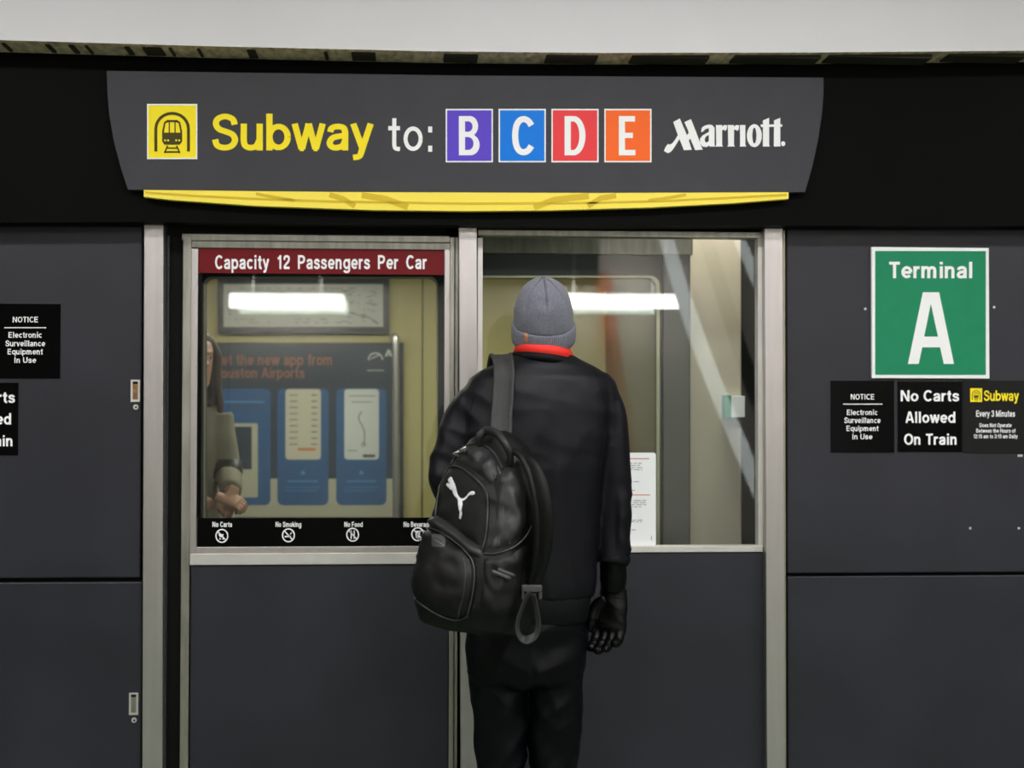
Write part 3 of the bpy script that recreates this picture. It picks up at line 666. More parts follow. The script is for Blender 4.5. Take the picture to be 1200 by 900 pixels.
# beige column and dark jamb beyond the car
YK = 0.5
b = newbm(); x0 = at(806, 400, YK).x; x1 = at(869, 400, YK).x; box(b, x0, x1, YK, YK+0.25, 0, 2.6, 0.006)
tag(link('beige_pillar', b, M['beige']), 'beige painted pillar behind the right glass, past the car end', 'pillar')
b = newbm(); box(b, x1+0.02, x1+1.6, YK+0.2, YK+0.26, -0.05, 2.6); tag(link('trim_10', b, M['cardark']), kind='structure')
b = newbm(); pbox(b, 851, 464, 873, 489, YK-0.06, YK-0.002, bev=0.002); o = tag(link('exit_marker_box', b, M['white']), 'small white and green marker box on the beige pillar', 'marker')
b = newbm(); pbox(b, 850, 463, 857, 490, YK-0.063, YK-0.001, bev=0.001); link('green_edge', b, M['green'], o)
b = newbm(); box(b, XL, XR, 2.6, 2.7, -0.1, 3.2); tag(link('wall_tunnel', b, M['cardark']), kind='structure')
b = newbm(); box(b, XL, XR, 0.05, 2.7, 2.75, 2.85); tag(link('trim_11', b, M['cardark']), kind='structure')

r = tag(empty('pillar_fill_light', (at(840, 400, .3).x, 0.25, 2.6)), 'unseen fill light added above the beige pillar to brighten it', 'lamp')  # out-of-view fill light, added only to brighten the pillar
b = newbm(); box(b, r.location.x-.2, r.location.x+.2, 0.2, 0.3, 2.6, 2.75, .004); link('lamp_housing', b, M['lampcase'], r)
b = newbm(); box(b, r.location.x-.19, r.location.x+.19, 0.21, 0.29, 2.585, 2.6, .003); link('diffuser', b, M['pillar_fill'], r)
al = bpy.data.lights.new('lamp_light', 'AREA'); al.shape = 'RECTANGLE'; al.size = .38; al.size_y = .08; al.energy = 9; al.color = (1, .93, .84)
ao = bpy.data.objects.new('lamp_light', al); COL.objects.link(ao); ao.location = (r.location.x, .25, 2.57); ao.parent = r; ao.matrix_parent_inverse = r.matrix_basis.inverted()
# ---- map panel and poster inside the car
def mk(name, pts, Y, m, parent=None, thick=0.01, holes=()):
    bb = newbm(); poly(bb, pts, Y, thick=thick, holes=holes); return link(name, bb, m, parent)
PM = {k: mat(k, s2l(*v), 0.45) for k, v in dict(map_frame=(26, 34, 40), map_sheet=(176, 176, 166), poster_navy=(30, 48, 66), poster_blue=(34, 84, 134), poster_grey=(176, 172, 152), poster_sheet=(196, 188, 168),
     poster_pale=(198, 200, 196), poster_ink=(70, 74, 80), poster_text=(138, 88, 68), poster_lightblue=(80, 140, 190), poster_orange=(196, 120, 60), poster_green=(110, 160, 100)).items()}
mp_ = tag(mk('route_map', rrect(255, 326, 456, 391, 2, 3), YI-0.0305, PM['map_frame'], thick=0.03), 'wide route map in dark frame on the yellow car wall, above the poster', 'route map')
mk('map_sheet', seen(262, 333, 449, 383), YI-0.031, PM['map_sheet'], mp_, thick=0.0005)
b = newbm(); Ym = YI-0.0325
for i in range(150):
    x = random.uniform(266, 440); y = random.choice([338, 342, 346, 350, 368, 374, 378]) if x < 400 else random.uniform(337, 379); line(b, x, y, x+random.uniform(2, 7), y, 0.7, Ym)
pp = smoothpath([(268, 364, 0), (300, 360, 0), (350, 357, 0), (390, 360, 0), (415, 368, 0), (432, 372, 0), (444, 380, 0)], 5); poly(b, stroke([(p.x, p.y) for p in pp], 0.9), Ym)
link('map_print', b, PM['poster_ink'], mp_)
ps = tag(mk('app_poster', seen(246, 401.5, 473, 610), YI-0.025, PM['map_frame'], thick=0.02), 'blue advertising poster with three phone shaped panels on the car wall', 'poster')
mk('poster_field', seen(249, 404, 463, 606), YI-0.0262, PM['poster_navy'], ps, thick=0.0005)
mk('lower_band', seen(249, 561, 463, 606), YI-0.0268, PM['poster_grey'], ps, thick=0.0005)
for i, (x0, x1, col) in enumerate(((257, 317, 'poster_sheet'), (325, 385, 'poster_sheet'), (394, 453, 'poster_pale'))):
    c_ = mk('phone_panel', rrect(x0, 455.5, x1, 592, 7, 5), YI-0.0275, PM['poster_blue'], ps, thick=0.0005)
    if i == 0:
        s_ = mk('screen', rrect(x0+8, 496, x1-15, 583, 2, 3), YI-0.0282, PM['poster_grey'], c_, thick=0.0003)
        mk('card', seen(x0+6, 500, x1-22, 550), YI-0.0288, PM['poster_navy'], c_, thick=0.0003)
    else:
        s_ = mk('screen', rrect(x0+9.5, 456, x1-9, 538.5, 4, 4), YI-0.0282, PM[col], c_, thick=0.0003)
    b = newbm()
    if i == 2:
        pth = smoothpath([(424, 482, 0), (420, 490, 0), (424, 498, 0), (427, 506, 0), (427, 516, 0), (426, 521, 0)], 4); poly(b, stroke([(p.x, p.y) for p in pth], 1.1), YI-0.029)
        poly(b, ell(426, 521, 2.6), YI-0.029, holes=[ell(426, 521, 1.8)]); line(b, 409, 464, 440, 464, .8, YI-.029); line(b, 412, 471, 436, 471, .8, YI-.029); line(b, 407, 528, 418, 528, .8, YI-.029)
        poly(b, rrect(425, 532.5, 440, 536, 1.5, 3), YI-0.029)
    elif i == 1:
        for q in range(9): line(b, x0+14, 463+q*7.2, x0+24, 463+q*7.2, 0.9, YI-.029); line(b, x1-20, 463+q*7.2, x1-13, 463+q*7.2, 1.2, YI-.029)
    else:
        line(b, x0+4, 475, x1-6, 475, 1.2, YI-.029); line(b, x0+12, 479, x1-14, 479, .8, YI-.029)
    link('screen_print', b, PM['poster_ink'], c_)
    b = newbm()
    if i: line(b, x0+12, 564, x1-12, 564, 1.6, YI-.029); line(b, x0+9, 571, x1-9, 571, .7, YI-.029); line(b, x0+9, 575, x1-14, 575, .7, YI-.029); poly(b, ell((x0+x1)/2, 554, 2.5, 2.5, 10), YI-.029)
    else: line(b, x0+6, 471, x1-8, 471, 1.6, YI-.029)
    link('caption', b, PM['poster_lightblue'], c_)
mk('price_bar', seen(349, 525, 370, 528), YI-0.0292, PM['poster_orange'], ps, thick=0.0002)
b = newbm(); text(b, 'Get the new app from', 250, 389, 428, 415, YI-0.0275, bold=.02); text(b, 'Houston Airports', 250, 357, 443, 431, YI-0.0275, bold=.02); link('lettering', b, PM['poster_text'], ps)
b = newbm(); poly(b, ell(440, 422, 9, 9, 20, 0, 180)+ell(440, 422, 7.5, 7.5, 20, 180, 0), YI-.0275); line(b, 434, 421, 446, 415, 1, YI-.0275); text(b, 'A', 451, 460, 418, 410, YI-.0275); line(b, 430, 434, 450, 434, .8, YI-.0275); link('logo', b, PM['poster_pale'], ps)

# ================================================================ BEHIND THE CAMERA (mirrored in the glass)
def ceiling_lamp(x, y, z, L, Wd, name, label, energy=None, glow='lamp', hang=None):
    r = tag(empty(name, (x, y, z)), label, 'lamp')
    bb = newbm(); box(bb, x-L/2, x+L/2, y-Wd/2, y+Wd/2, z, z+0.07, 0.004); link('lamp_housing', bb, M['lampcase'], r)
    bb = newbm(); box(bb, x-L/2+.02, x+L/2-.02, y-Wd/2+.02, y+Wd/2-.02, z-0.02, z, 0.004); link('diffuser', bb, M[glow], r)
    if hang:
        for s in (-1, 1): bb = newbm(); tube(bb, [Vector((x+s*L*.35, y, z+.07)), Vector((x+s*L*.35, y, hang))], 0.006, 6); link('suspension_rod', bb, M['steel'], r)
    if energy:
        l = bpy.data.lights.new('lamp_light', 'AREA'); l.shape = 'RECTANGLE'; l.size = L; l.size_y = Wd; l.energy = energy; l.color = (1, .975, .975)
        lo = bpy.data.objects.new('lamp_light', l); COL.objects.link(lo); lo.location = (x, y, z-0.03); lo.parent = r; lo.matrix_parent_inverse = r.matrix_basis.inverted()
    return r
k = 0
for (y, en, nm) in ((-2.1, LIGHTS['near'], 'row nearest the doors'), (-5.4, LIGHTS['far'], 'row furthest from the doors')):
    for x, pos in ((-2.2, 'left'), (0.7, 'middle'), (3.6, 'right')):
        ceiling_lamp(x, y, 3.27, 1.8, 0.32, 'ceiling_lamp', 'white linear ceiling lamp, %s one of the %s' % (pos, nm), en)
for px0, px1, lab in ((272, 403, 'left'), (640, 794, 'middle'), (1030, 1170, 'right')):
    a = refl(px0, 346, -8.6); c = refl(px1, 369, -8.6); z0, z1 = c.z, a.z; L = c.x-a.x
    r = tag(empty('pendant_lamp', ((a.x+c.x)/2, -8.6, z0)), 'bright boxed pendant lamp by the far wall, %s of three' % lab, 'lamp')
    b = newbm(); box(b, a.x, c.x, -8.6, -8.4, z0+0.05, z1, 0.01); link('diffuser', b, M['pend'], r)
    b = newbm(); box(b, a.x+.02, c.x-.02, -8.59, -8.41, z0, z0+0.049, 0.01); link('lamp_housing', b, M['lampcase'], r)
    b = newbm()
    for s in (.2, .8): tube(b, [Vector((a.x+L*s, -8.5, z1)), Vector((a.x+L*s, -8.5, ZC))], 0.008, 6)
    link('suspension_rod', b, M['steel'], r)
# sloping escalator balustrades; emission added to brighten their reflection in the glass
ES = tag(empty('escalator', (refl(905, 610, -6.0).x, -6.0, 0)), 'sloping escalator behind the viewer, glow added to its curved balustrades for the glass reflection', 'escalator')
M['balus'] = mat('balustrade_added_glow', s2l(225, 228, 228), 0.4, emis=(0.93, 0.98, 1.0), estr=2.6)
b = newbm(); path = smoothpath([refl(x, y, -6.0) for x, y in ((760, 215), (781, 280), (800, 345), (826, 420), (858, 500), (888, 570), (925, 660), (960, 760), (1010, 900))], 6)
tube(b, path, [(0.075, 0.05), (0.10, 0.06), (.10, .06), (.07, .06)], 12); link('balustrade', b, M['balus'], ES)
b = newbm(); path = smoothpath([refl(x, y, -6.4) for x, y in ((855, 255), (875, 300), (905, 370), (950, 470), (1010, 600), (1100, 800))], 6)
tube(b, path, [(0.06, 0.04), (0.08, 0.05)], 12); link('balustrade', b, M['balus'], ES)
b = newbm(); path = smoothpath([refl(x, y, -6.2) for x, y in ((806, 200), (828, 280), (852, 360), (885, 460), (935, 590), (1000, 740), (1060, 900))], 6)
tube(b, path, [(0.05, 0.1), (0.07, 0.12)], 10); link('handrail', b, M['gapblack'], ES)
a = refl(800, 900, -6.2); box_b = newbm(); box(box_b, a.x-.1, a.x+1.2, -6.7, -5.8, 0, .5, .02); link('escalator_base', box_b, M['steel_dark'], ES)
b = newbm(); a = refl(702, 240, -8.95); c = refl(-300, 327, -8.95); box(b, c.x, a.x, -9.0, -8.94, c.z, a.z+.1); tag(link('trim_12', b, M['gapblack']), 'dark board added on the far wall to darken the glass reflection', kind='structure')  # unseen board added to keep the upper glass reflection dark
b = newbm(); pa = refl(700, 320, -8.9); pb = refl(752, 560, -8.9); x0 = pa.x; 
vv = [b.verts.new(v) for v in ((x0, -8.97, pa.z), (x0+.13, -8.97, pa.z), (x0+.42, -8.97, pb.z), (x0+.27, -8.97, pb.z))]; b.faces.new(vv)
t = bmesh.ops.extrude_face_region(b, geom=b.faces[:]); bmesh.ops.translate(b, verts=[v for v in t['geom'] if isinstance(v, bmesh.types.BMVert)], vec=(0, -0.02, 0)); bmesh.ops.recalc_face_normals(b, faces=b.faces[:])
tag(link('wall_banner', b, mat('orange_banner', s2l(190, 84, 44), 0.6)), 'narrow orange banner on the far wall', 'banner')
# ================================================================ PEOPLE
FM = dict(
 jacket=mat('jacket_knit', (0.0042, 0.0041, 0.0066), 0.44, 0, 0.25, 900, 0.1, 12, spec=0.20),
 rib=mat('jacket_rib', (0.003, 0.003, 0.0042), 0.6, 0, 0.4, 700, spec=0.15),
 trouser=mat('trouser_cloth', (0.0016, 0.0020, 0.0032), 0.38, 0, 0.2, 800, 0.1, 10, spec=0.14),
 leather=mat('glove_leather', (0.0010, 0.0010, 0.0010), 0.36, 0, 0.4, 240, spec=0.18),
 pack=mat('pack_nylon', (0.0035, 0.0035, 0.0037), 0.42, 0, 0.3, 700, 0.12, 30, spec=0.26),
 pack_shiny=mat('pack_panel', (0.015, 0.015, 0.016), 0.42, 0, 0.3, 500, 0.2, 40, spec=0.36),
 pack_mesh=mat('pack_mesh', (0.0035, 0.0035, 0.0035), 0.6, 0, 0.8, 1100, spec=0.25),
 pipe=mat('pack_piping', (0.020, 0.020, 0.020), 0.4, spec=0.6), zipm=mat('zip_pull', (0.5, 0.5, 0.5), 0.3, 0.9), strap=mat('strap_mesh', (0.026, 0.026, 0.027), 0.55, 0, 0.8, 900, 0.1, 60),
 webbing=mat('webbing', (0.022, 0.022, 0.023), 0.6, 0, 0.9, 500), logo=mat('logo_silver', s2l(205, 205, 205), 0.45), rubber=mat('rubber_tab', (0.05, 0.05, 0.05), 0.4),
 skin=mat('skin', s2l(206, 152, 128), 0.5, 0, 0.1, 300, 0.08, 30), redc=mat('red_collar', s2l(222, 38, 24), 0.7, 0, 0.3, 600),
 beanie=mat('beanie_knit', s2l(108, 109, 120), 0.9, 0, 1.0, 500, 0.30, 330, spec=0.15, sheen=0.2), tagm=mat('leather_tag', s2l(176, 120, 84), 0.6), shoe=mat('shoe_black', (0.012, 0.012, 0.012), 0.4), sole=mat('shoe_sole', (0.03, 0.03, 0.03), 0.7),
 hair=mat('brown_hair', s2l(58, 40, 32), 0.5, 0, 0.6, 120, 0.3, 60, stretch=(1, 1, .15)), eye=mat('eye', s2l(60, 50, 45), 0.2), olivej=mat('olive_jacket', s2l(128, 120, 102), 0.8, 0, 0.3, 500, 0.1, 10), scarf=mat('dark_scarf', s2l(46, 44, 44), 0.9, 0, 0.6, 200, 0.3, 30), jeans=mat('dark_jeans', s2l(36, 40, 52), 0.8),
)
def MX(o, zaxis, yaxis):
    z = zaxis.normalized(); x = yaxis.cross(z).normalized(); y = z.cross(x)
    m = Matrix((x, y, z)).transposed().to_4x4(); m.translation = o; return m
def head(bm, mtx, s=1.0, ears=True):
    T = mtx @ Matrix.Scale(s, 4)
    rings_loft(bm, [(0, .060, -.122, .022, .020), (0, .052, -.116, .038, .036), (0, .040, -.098, .052, .056), (0, .022, -.070, .062, .076), (0, .010, -.035, .070, .090), (0, .003, .0, .075, .098), (0, 0, .035, .077, .101),
                   (0, -.003, .065, .074, .095), (0, -.006, .092, .060, .078), (0, -.008, .110, .038, .050), (0, -.008, .117, .008, .010)], 28, mtx=T)
    P_ = lambda x, y, z: T @ Vector((x, y, z))
    tube(bm, [P_(0, .090, .022), P_(0, .104, .0), P_(0, .116, -.022), P_(0, .106, -.034)], [.008*s, .011*s, .015*s, .010*s], 10)
    tube(bm, [P_(-.012, .100, -.030), P_(.012, .100, -.030)], .009*s, 8)
    for y, z, r in ((.094, -.052, .0065), (.091, -.063, .0075)): tube(bm, smoothpath([P_(-.024, y-.012, z), P_(0, y+.004, z+.001), P_(.024, y-.012, z)], 4), r*s, 8)
    tube(bm, smoothpath([P_(-.045, .078, .030), P_(-.02, .096, .030), P_(0, .098, .026), P_(.02, .096, .030), P_(.045, .078, .030)], 4), .008*s, 8)
    for sx in ((-1, 1) if ears else ()):
        tube(bm, smoothpath([P_(sx*.074, -.004, .022), P_(sx*.084, -.014, .026), P_(sx*.087, -.016, .006), P_(sx*.080, -.006, -.016), P_(sx*.073, .002, -.026)], 4), [.006*s, .010*s, .010*s, .009*s, .006*s], 8)
def neck(bm, a, b_, r0, r1): tube(bm, smoothpath([a, (a+b_)/2, b_], 3), [r0, r1], 18)
def hand(bm, mtx, s=1.0, curl=(0.5, 0.6, 0.7, 0.8), fat=1.0, thumb=(0.55, 0.35), spread=1.0):
    """fingers along -z, thumb towards +x, palm faces +y"""
    T = mtx
    P_ = lambda v: T @ (Vector(v)*s)
    rings_loft(bm, [(0, 0, .012*s, .027*s*fat, .019*s*fat), (0, 0, -.015*s, .031*s*fat, .018*s*fat), (.002*s, 0, -.05*s, .040*s, .017*s*fat, 2.4), (0, .001*s, -.085*s, .041*s, .015*s*fat, 2.6), (0, .002*s, -.098*s, .036*s, .011*s*fat, 2.6)], 22, mtx=T)
    for i, (x, L, r) in enumerate(((.030, .074, .0098), (.010, .083, .0102), (-.010, .077, .0098), (-.029, .060, .0088))):
        p = Vector((x, .001, -.086)); a = 0.10; pts = [p]; c = curl[i]
        for seg_, bend in ((.46, .55), (.30, 1.0), (.24, .8)):
            a += c*bend; d = Vector((x*1.2*spread*(1 if len(pts) == 1 else .2), math.sin(a), -math.cos(a))).normalized()
            pts.append(pts[-1]+d*L*seg_*.5); pts.append(pts[-1]+d*L*seg_*.5)
        tube(bm, [P_(v) for v in pts], [r*s*fat*1.08, r*s*fat*1.0, r*s*fat*1.06, r*s*fat*.96, r*s*fat*.98, r*s*fat*.88, r*s*fat*.6], 10)
    p = [Vector((.018, .006, -.020)), Vector((.038, .012, -.040)), Vector((.038+thumb[0]*.036, .012+thumb[1]*.03, -.068)), Vector((.038+thumb[0]*.044, .012+thumb[1]*.055, -.100))]
    tube(bm, smoothpath([P_(v) for v in p], 4), [.015*s*fat, .0135*s*fat, .0115*s*fat, .0075*s*fat], 10)
def shoe(parent, p, yaw, m=None):
    T = Matrix.Translation(Vector((p.x, p.y, 0))) @ Matrix.Rotation(yaw, 4, 'Z')
    bb = newbm(); rings_loft(bb, [(0, .06, .022, .046, .135, 2.5), (0, .06, .045, .048, .137, 2.5), (0, .045, .065, .044, .115, 2.3), (0, .0, .088, .038, .062, 2.2), (0, -.012, .12, .040, .050)], 28, mtx=T)
    o = link('shoe', remesh(bb, .006, 4), m or FM['shoe'], parent)
    bb = newbm(); rings_loft(bb, [(0, .062, .001, .049, .142, 2.6), (0, .062, .026, .051, .144, 2.6)], 28, mtx=T); link('sole', bb, FM['sole'], o)
def ss(a, b_, x):
    t = max(0.0, min(1.0, (x-a)/(b_-a))); return t*t*(3-2*t)
def fold(p, d, f, amp, seed=0, st=.22):
    d = Vector(d).normalized(); al = p.dot(d); q = p-d*al
    return amp*(1-2.4*abs(noise.noise(Vector((al*f, q.x*f*st+seed, (q.z+q.y)*f*st)))))

YM = -0.75
def P(px, py, dy=0.0): return at(px, py, YM+dy)
def ringpx(py, l, r, ry, dy=0.0, e=2.3):
    a, c = P(l, py, dy), P(r, py, dy); return ((a.x+c.x)/2, YM+dy, (a.z+c.z)/2, abs(c.x-a.x)/2, ry, e)
FOOT = P(617, 1000)
MAN = tag(empty('person', (FOOT.x, YM, 0)), 'person seen from behind in grey beanie and black jacket, carrying a backpack', 'person')
# --- one continuous body
hc = P(636.5, 384, .035)
HT = MX(hc, Vector((-0.02, -0.16, 1)), Vector((0, 1, 0)))
hipL, hipR = P(586, 765), P(649, 765)
kneeL, kneeR = P(588, 905, .02), P(648, 905, .03)
ankL, ankR = Vector((P(592, 905).x, YM-.0, .09)), Vector((P(646, 905).x, YM+.03, .09))
shL, shR = P(566, 468), P(692, 462)
elL, elR = P(529, 572, -.02), P(718, 572, -.01)
wrL, wrR = P(585, 556, .27), P(718.5, 690, .02)
b = newbm(); head(b, HT, .92, ears=False); neck(b, P(634, 400, .02), P(634, 440, -.01), .060, .070)
rings_loft(b, [ringpx(t[0], t[1]+8, t[2]-8, t[3]-.02) for t in ((432, 585, 690, .085), (450, 556, 702, .10), (480, 550, 705, .12), (540, 552, 695, .125), (620, 560, 688, .11), (690, 556, 684, .115), (750, 556, 680, .11), (780, 562, 674, .09))], 28)
for s_, e_, w_ in ((shL, elL, wrL), (shR, elR, wrR)): tube(b, smoothpath([s_, (s_+e_)/2, e_, (e_+w_)/2, w_], 4), [.046, .038, .028, .028, .024], 14)
for h_, k_, a_ in ((hipL, kneeL, ankL), (hipR, kneeR, ankR)): tube(b, smoothpath([h_, (h_+k_)/2, k_, (k_+a_)/2, a_], 4), [.065, .058, .045, .045, .032], 16, up=Vector((0, 1, 0)))
for mt in (MX(wrL, Vector((-.3, -.9, -.2)), Vector((0, .2, 1))),): hand(b, mt, .95, (.9, 1, 1, 1.1), .8)
HR = MX(wrR+Vector((.002, 0, -.012)), Vector((.12, .10, 1)), Vector((-.55, -1, 0.05)))
hand(b, HR, 1.12, (.45, .5, .52, .58), .80, thumb=(.2, .05), spread=.0)
link('body', remesh(b, .0045, 2), FM['skin'], MAN)
# --- jacket
b = newbm()
rings_loft(b, [ringpx(*t) for t in ((416, 602, 673, .078, .015), (421, 594, 681, .086, .012), (427, 580, 692, .094, .008), (434, 563, 704, .10, .005), (443, 550, 711, .108, 0), (458, 542, 715, .118, 0), (480, 539, 717, .128, 0), (510, 538, 715, .136, 0), (550, 541, 709, .136, 0), (600, 544, 702, .132, 0), (650, 545, 698, .130, 0), (680, 546, 697, .130, 0), (697, 549, 694, .126, 0), (699, 556, 688, .110, 0))], 40)
tube(b, smoothpath([P(690, 450), P(702, 470), P(711, 500), P(716, 540), P(718, 575), P(719, 610), P(718.5, 640), P(719, 657)], 4), [.062, .060, .055, .049, .047, .045, .042, .044], 22)
tube(b, smoothpath([P(577, 452), P(560, 474), P(541, 506), P(529, 540, -.01), P(526, 561, -.02), P(531, 577, .02), P(552, 572, .12), P(578, 560, .22)], 4), [.050, .064, .060, .055, .052, .050, .044, .038], 22)
xa_, xe_ = P(698, 500).x, P(706, 600).x
def jd(p, n):
    d = .0022*noise.noise(p*5)+.0012*noise.noise(p*17)
    z = p.z
    py = 485+(1.5-z)*422; px_ = 600+(p.x-.304)*422; ar = ss(699, 706, px_); al_ = ss(562, 548, px_)
    d += ar*ss(545, 600, py)*(fold(p, (.55, 0, 1), 16, .0095, 2, .45)+.001)
    d += ar*ss(455, 480, py)*ss(590, 550, py)*fold(p, (.9, .2, .3), 14, .0065, 5)
    d += al_*ss(440, 470, py)*fold(p, (.6, 0, .8), 14, .0075, 9, .4)
    d += (1-ar)*(1-al_)*(ss(490, 580, py)*fold(p, (1, 0, .18), 15, .0048, 4, .14)+ss(430, 450, py)*ss(600, 520, py)*(fold(p, (.25, 0, 1), 17, .0022, 1, .35)+fold(p, (1, 0, -.5), 9, .0035, 6, .3))+ss(480, 500, py)*ss(540, 510, py)*ss(670, 690, px_)*fold(p, (1, 0, .3), 18, .005, 8, .2))
    return d
jm = remesh(b, .0065, 5, jd)
JK = link('jacket', jm, FM['jacket'], MAN)
JB = bvh_of(jm)
b = newbm(); rings_loft(b, [ringpx(*t) for t in ((693, 553, 690.5, .122), (697, 551, 692, .126), (712, 552.5, 690, .124), (724, 554, 687.5, .121), (727.5, 555, 686, .117))], 200)
for v in b.verts: v.co += Vector((v.co.x-FOOT.x, v.co.y-YM, 0)).normalized()*(.0010*math.sin(math.atan2(v.co.y-YM, v.co.x-FOOT.x)*80)+.0025*noise.noise(v.co*9))
link('waistband', b, FM['rib'], JK, True)
b = newbm(); tube(b, smoothpath([P(718.5, 650), P(719.5, 656), P(719, 660)], 2), [.043, .047, .040], 24); link('cuff', b, FM['rib'], JK, True)
b = newbm(); tube(b, smoothpath([P(572, 562, .21), P(582, 557, .25)], 3), [.036, .034], 24); link('cuff', b, FM['rib'], JK, True)
# collar: red lining above a black stand
def collar(bb, r0, r1, seg=48, th=.004):
    lo, hi = r0, r1; V = []
    for k in range(seg):
        a = 2*math.pi*k/seg; c, s_ = math.cos(a), math.sin(a); row = []
        for (cx, cy, cz, rx, ry, til, dip), off in ((lo, 0), (hi, 0), (hi, -th), (lo, -th)):
            row.append(bb.verts.new((cx+(rx+off)*c, cy+(ry+off)*s_, cz+til*s_+dip*c)))
        V.append(row)
    for k in range(seg):
        A, B = V[k], V[(k+1) % seg]
        for j in range(4): f = bb.faces.new((A[j], B[j], B[(j+1) % 4], A[(j+1) % 4])); f.smooth = True
c0 = P(637, 416, .015); c1 = P(635, 406, .025)
b = newbm(); collar(b, (c0.x+.002, c0.y, c0.z-.008, .0885, .098, -.006, -.010), (c1.x+.004, c1.y, c1.z+.004, .075, .084, -.006, -.009)); link('red_collar', b, FM['redc'], JK)
b = newbm(); collar(b, (c0.x+.002, c0.y, c0.z-.028, .097, .101, -.006, -.012), (c0.x+.002, c0.y, c0.z-.006, .0905, .1, -.006, -.011)); link('collar_edge', b, FM['rib'], JK)
for pts in ([(697, 437), (706, 462), (711, 490), (709, 515), (704, 545), (702, 580)], [(568, 432), (560, 450), (553, 475), (549, 505), (549, 540)]):
    b = newbm(); piping(b, pts, JB, .0013, .0002); link('shoulder_seam', b, FM['rib'], JK)
# --- trousers
b = newbm()
rings_loft(b, [ringpx(*t) for t in ((700, 556, 684, .112), (735, 549, 684.5, .118), (760, 548, 685, .118), (778, 549, 684.5, .115), (792, 553, 682.5, .104), (800, 560, 676, .085))], 36)
for xs, dy, ak in ((((584.5, 750, .076), (585, 800, .076), (586.5, 850, .070), (588, 900, .064)), .01, ankL), (((651, 750, .076), (650.5, 800, .0765), (649, 850, .070), (648, 900, .065)), .02, ankR)):
    pts = [P(x, y, dy*i/3) for i, (x, y, r) in enumerate(xs)]; an = Vector((ak.x, ak.y-.01, .07))
    tube(b, smoothpath(pts+[(pts[-1]+an)/2, an], 4), [r for x, y, r in xs]+[.056, .058], 22, up=Vector((0, 1, 0)))
def td(p, n):
    sx = 1 if p.x > FOOT.x else -1
    d = fold(p, (.8, 0, sx*.45), 15, .0080, 3*sx, .16)+fold(p, (-.7*sx, 0, 1), 13, .0060, 7, .3)
    if p.z > P(0, 790).z: d += fold(p, (0.1, 0, 1), 12, .004, 1, .15)
    return d*min(1, max(.2, (P(0, 715).z-p.z)*10))
link('trousers', remesh(b, .0065, 6, td), FM['trouser'], MAN)
# --- gloves
b = newbm(); hand(b, HR, 1.13, (.45, .5, .52, .58), 1.22, thumb=(.2, .05), spread=.0)
tube(b, smoothpath([P(718.5, 655, .0), P(718.5, 675, .01), wrR+Vector((0, 0, .002))], 3), [.0345, .036, .034], 18)
link('glove', remesh(b, .0028, 2, lambda p, n: fold(p, (.2, 0, 1), 26, .0028, 3, .5)), FM['leather'], MAN)
b = newbm(); hand(b, MX(wrL, Vector((-.3, -.9, -.2)), Vector((0, .2, 1))), .96, (.9, 1, 1, 1.1), 1.22); link('glove', remesh(b, .003, 2), FM['leather'], MAN)
shoe(MAN, Vector((ankL.x, ankL.y, 0)), .06); shoe(MAN, Vector((ankR.x, ankR.y, 0)), -.10)
# --- beanie
BT = MX(P(637, 377, .02), Vector((-0.035, -0.40, 1)), Vector((0, 1, 0)))
b = newbm(); N_ = 150; rows = []
prof = [(-.050, .0815, .100), (-.030, .083, .101), (-.012, .083, .101), (.012, .0835, .101), (.038, .0815, .099), (.062, .0765, .094), (.084, .067, .083), (.102, .054, .068), (.115, .038, .048), (.124, .022, .028), (.129, .008, .010)]
pp = smoothpath(prof, 4)
for q in pp:
    row = []
    for k in range(N_):
        a = 2*math.pi*k/N_; g = 0
        up_ = max(0, min(1, (q.x-.040)/.03))
        for sa in (-90-48, -90, -90+48, 30, 90, 150):
            dd = abs((math.degrees(a)-sa+180) % 360-180)
            g -= .0085*up_*math.exp(-(dd*max(.02, q.y)/.14)**2)
        v = Vector((q.y*math.cos(a), q.z*math.sin(a), q.x)); n_ = Vector((v.x, v.y, .3*abs(q.x))).normalized()
        g += .0022*noise.noise(v*22)+.0012*noise.noise(v*55)-.007*math.exp(-((v.x)/.016)**2-((q.x-.080)/.013)**2)*(1 if v.y < 0 else 0)
        g += (-.0035 if q.x < -.012 else 0)
        row.append(b.verts.new(BT @ (v+n_*g)))
    rows.append(row)
for A, B in zip(rows, rows[1:]):
    for k in range(N_): f = b.faces.new((A[k], A[(k+1) % N_], B[(k+1) % N_], B[k])); f.smooth = True
b.faces.new(rows[-1])
BE = link('beanie', b, FM['beanie'], MAN)
b = newbm(); N_ = 360; rows = []
for z, dr in ((-.052, -.004), (-.055, .001), (-.052, .0048), (-.040, .0062), (-.026, .0062), (-.010, .0050), (-.005, .0025), (-.005, -.003)):
    row = []
    for k in range(N_):
        a = 2*math.pi*k/N_; r = dr+.0009*(1 if k % 4 < 2 else -1)+.0015*noise.noise(Vector((math.cos(a)*2, math.sin(a)*2, z*10)))
        dz = -.005*max(0, -math.sin(a))+.0015*math.sin(3*a+1)
        row.append(b.verts.new(BT @ Vector(((.0835+r)*math.cos(a), (.099+r)*math.sin(a), z+dz))))
    rows.append(row)
for A, B in zip(rows, rows[1:]):
    for k in range(N_): b.faces.new((A[k], A[(k+1) % N_], B[(k+1) % N_], B[k])).smooth = True
BF = link('folded_brim', b, FM['beanie'], BE)
bb_ = bvh_of(BF.data)
tg = patch('leather_tag', [(614.5, 388), (619, 389.5), (618.5, 401), (614, 400)], bb_, FM['tagm'], BE, height=.0015, edge=1, step=1.5, lift=.001)
tg['label'] = 'tan stitched tag'
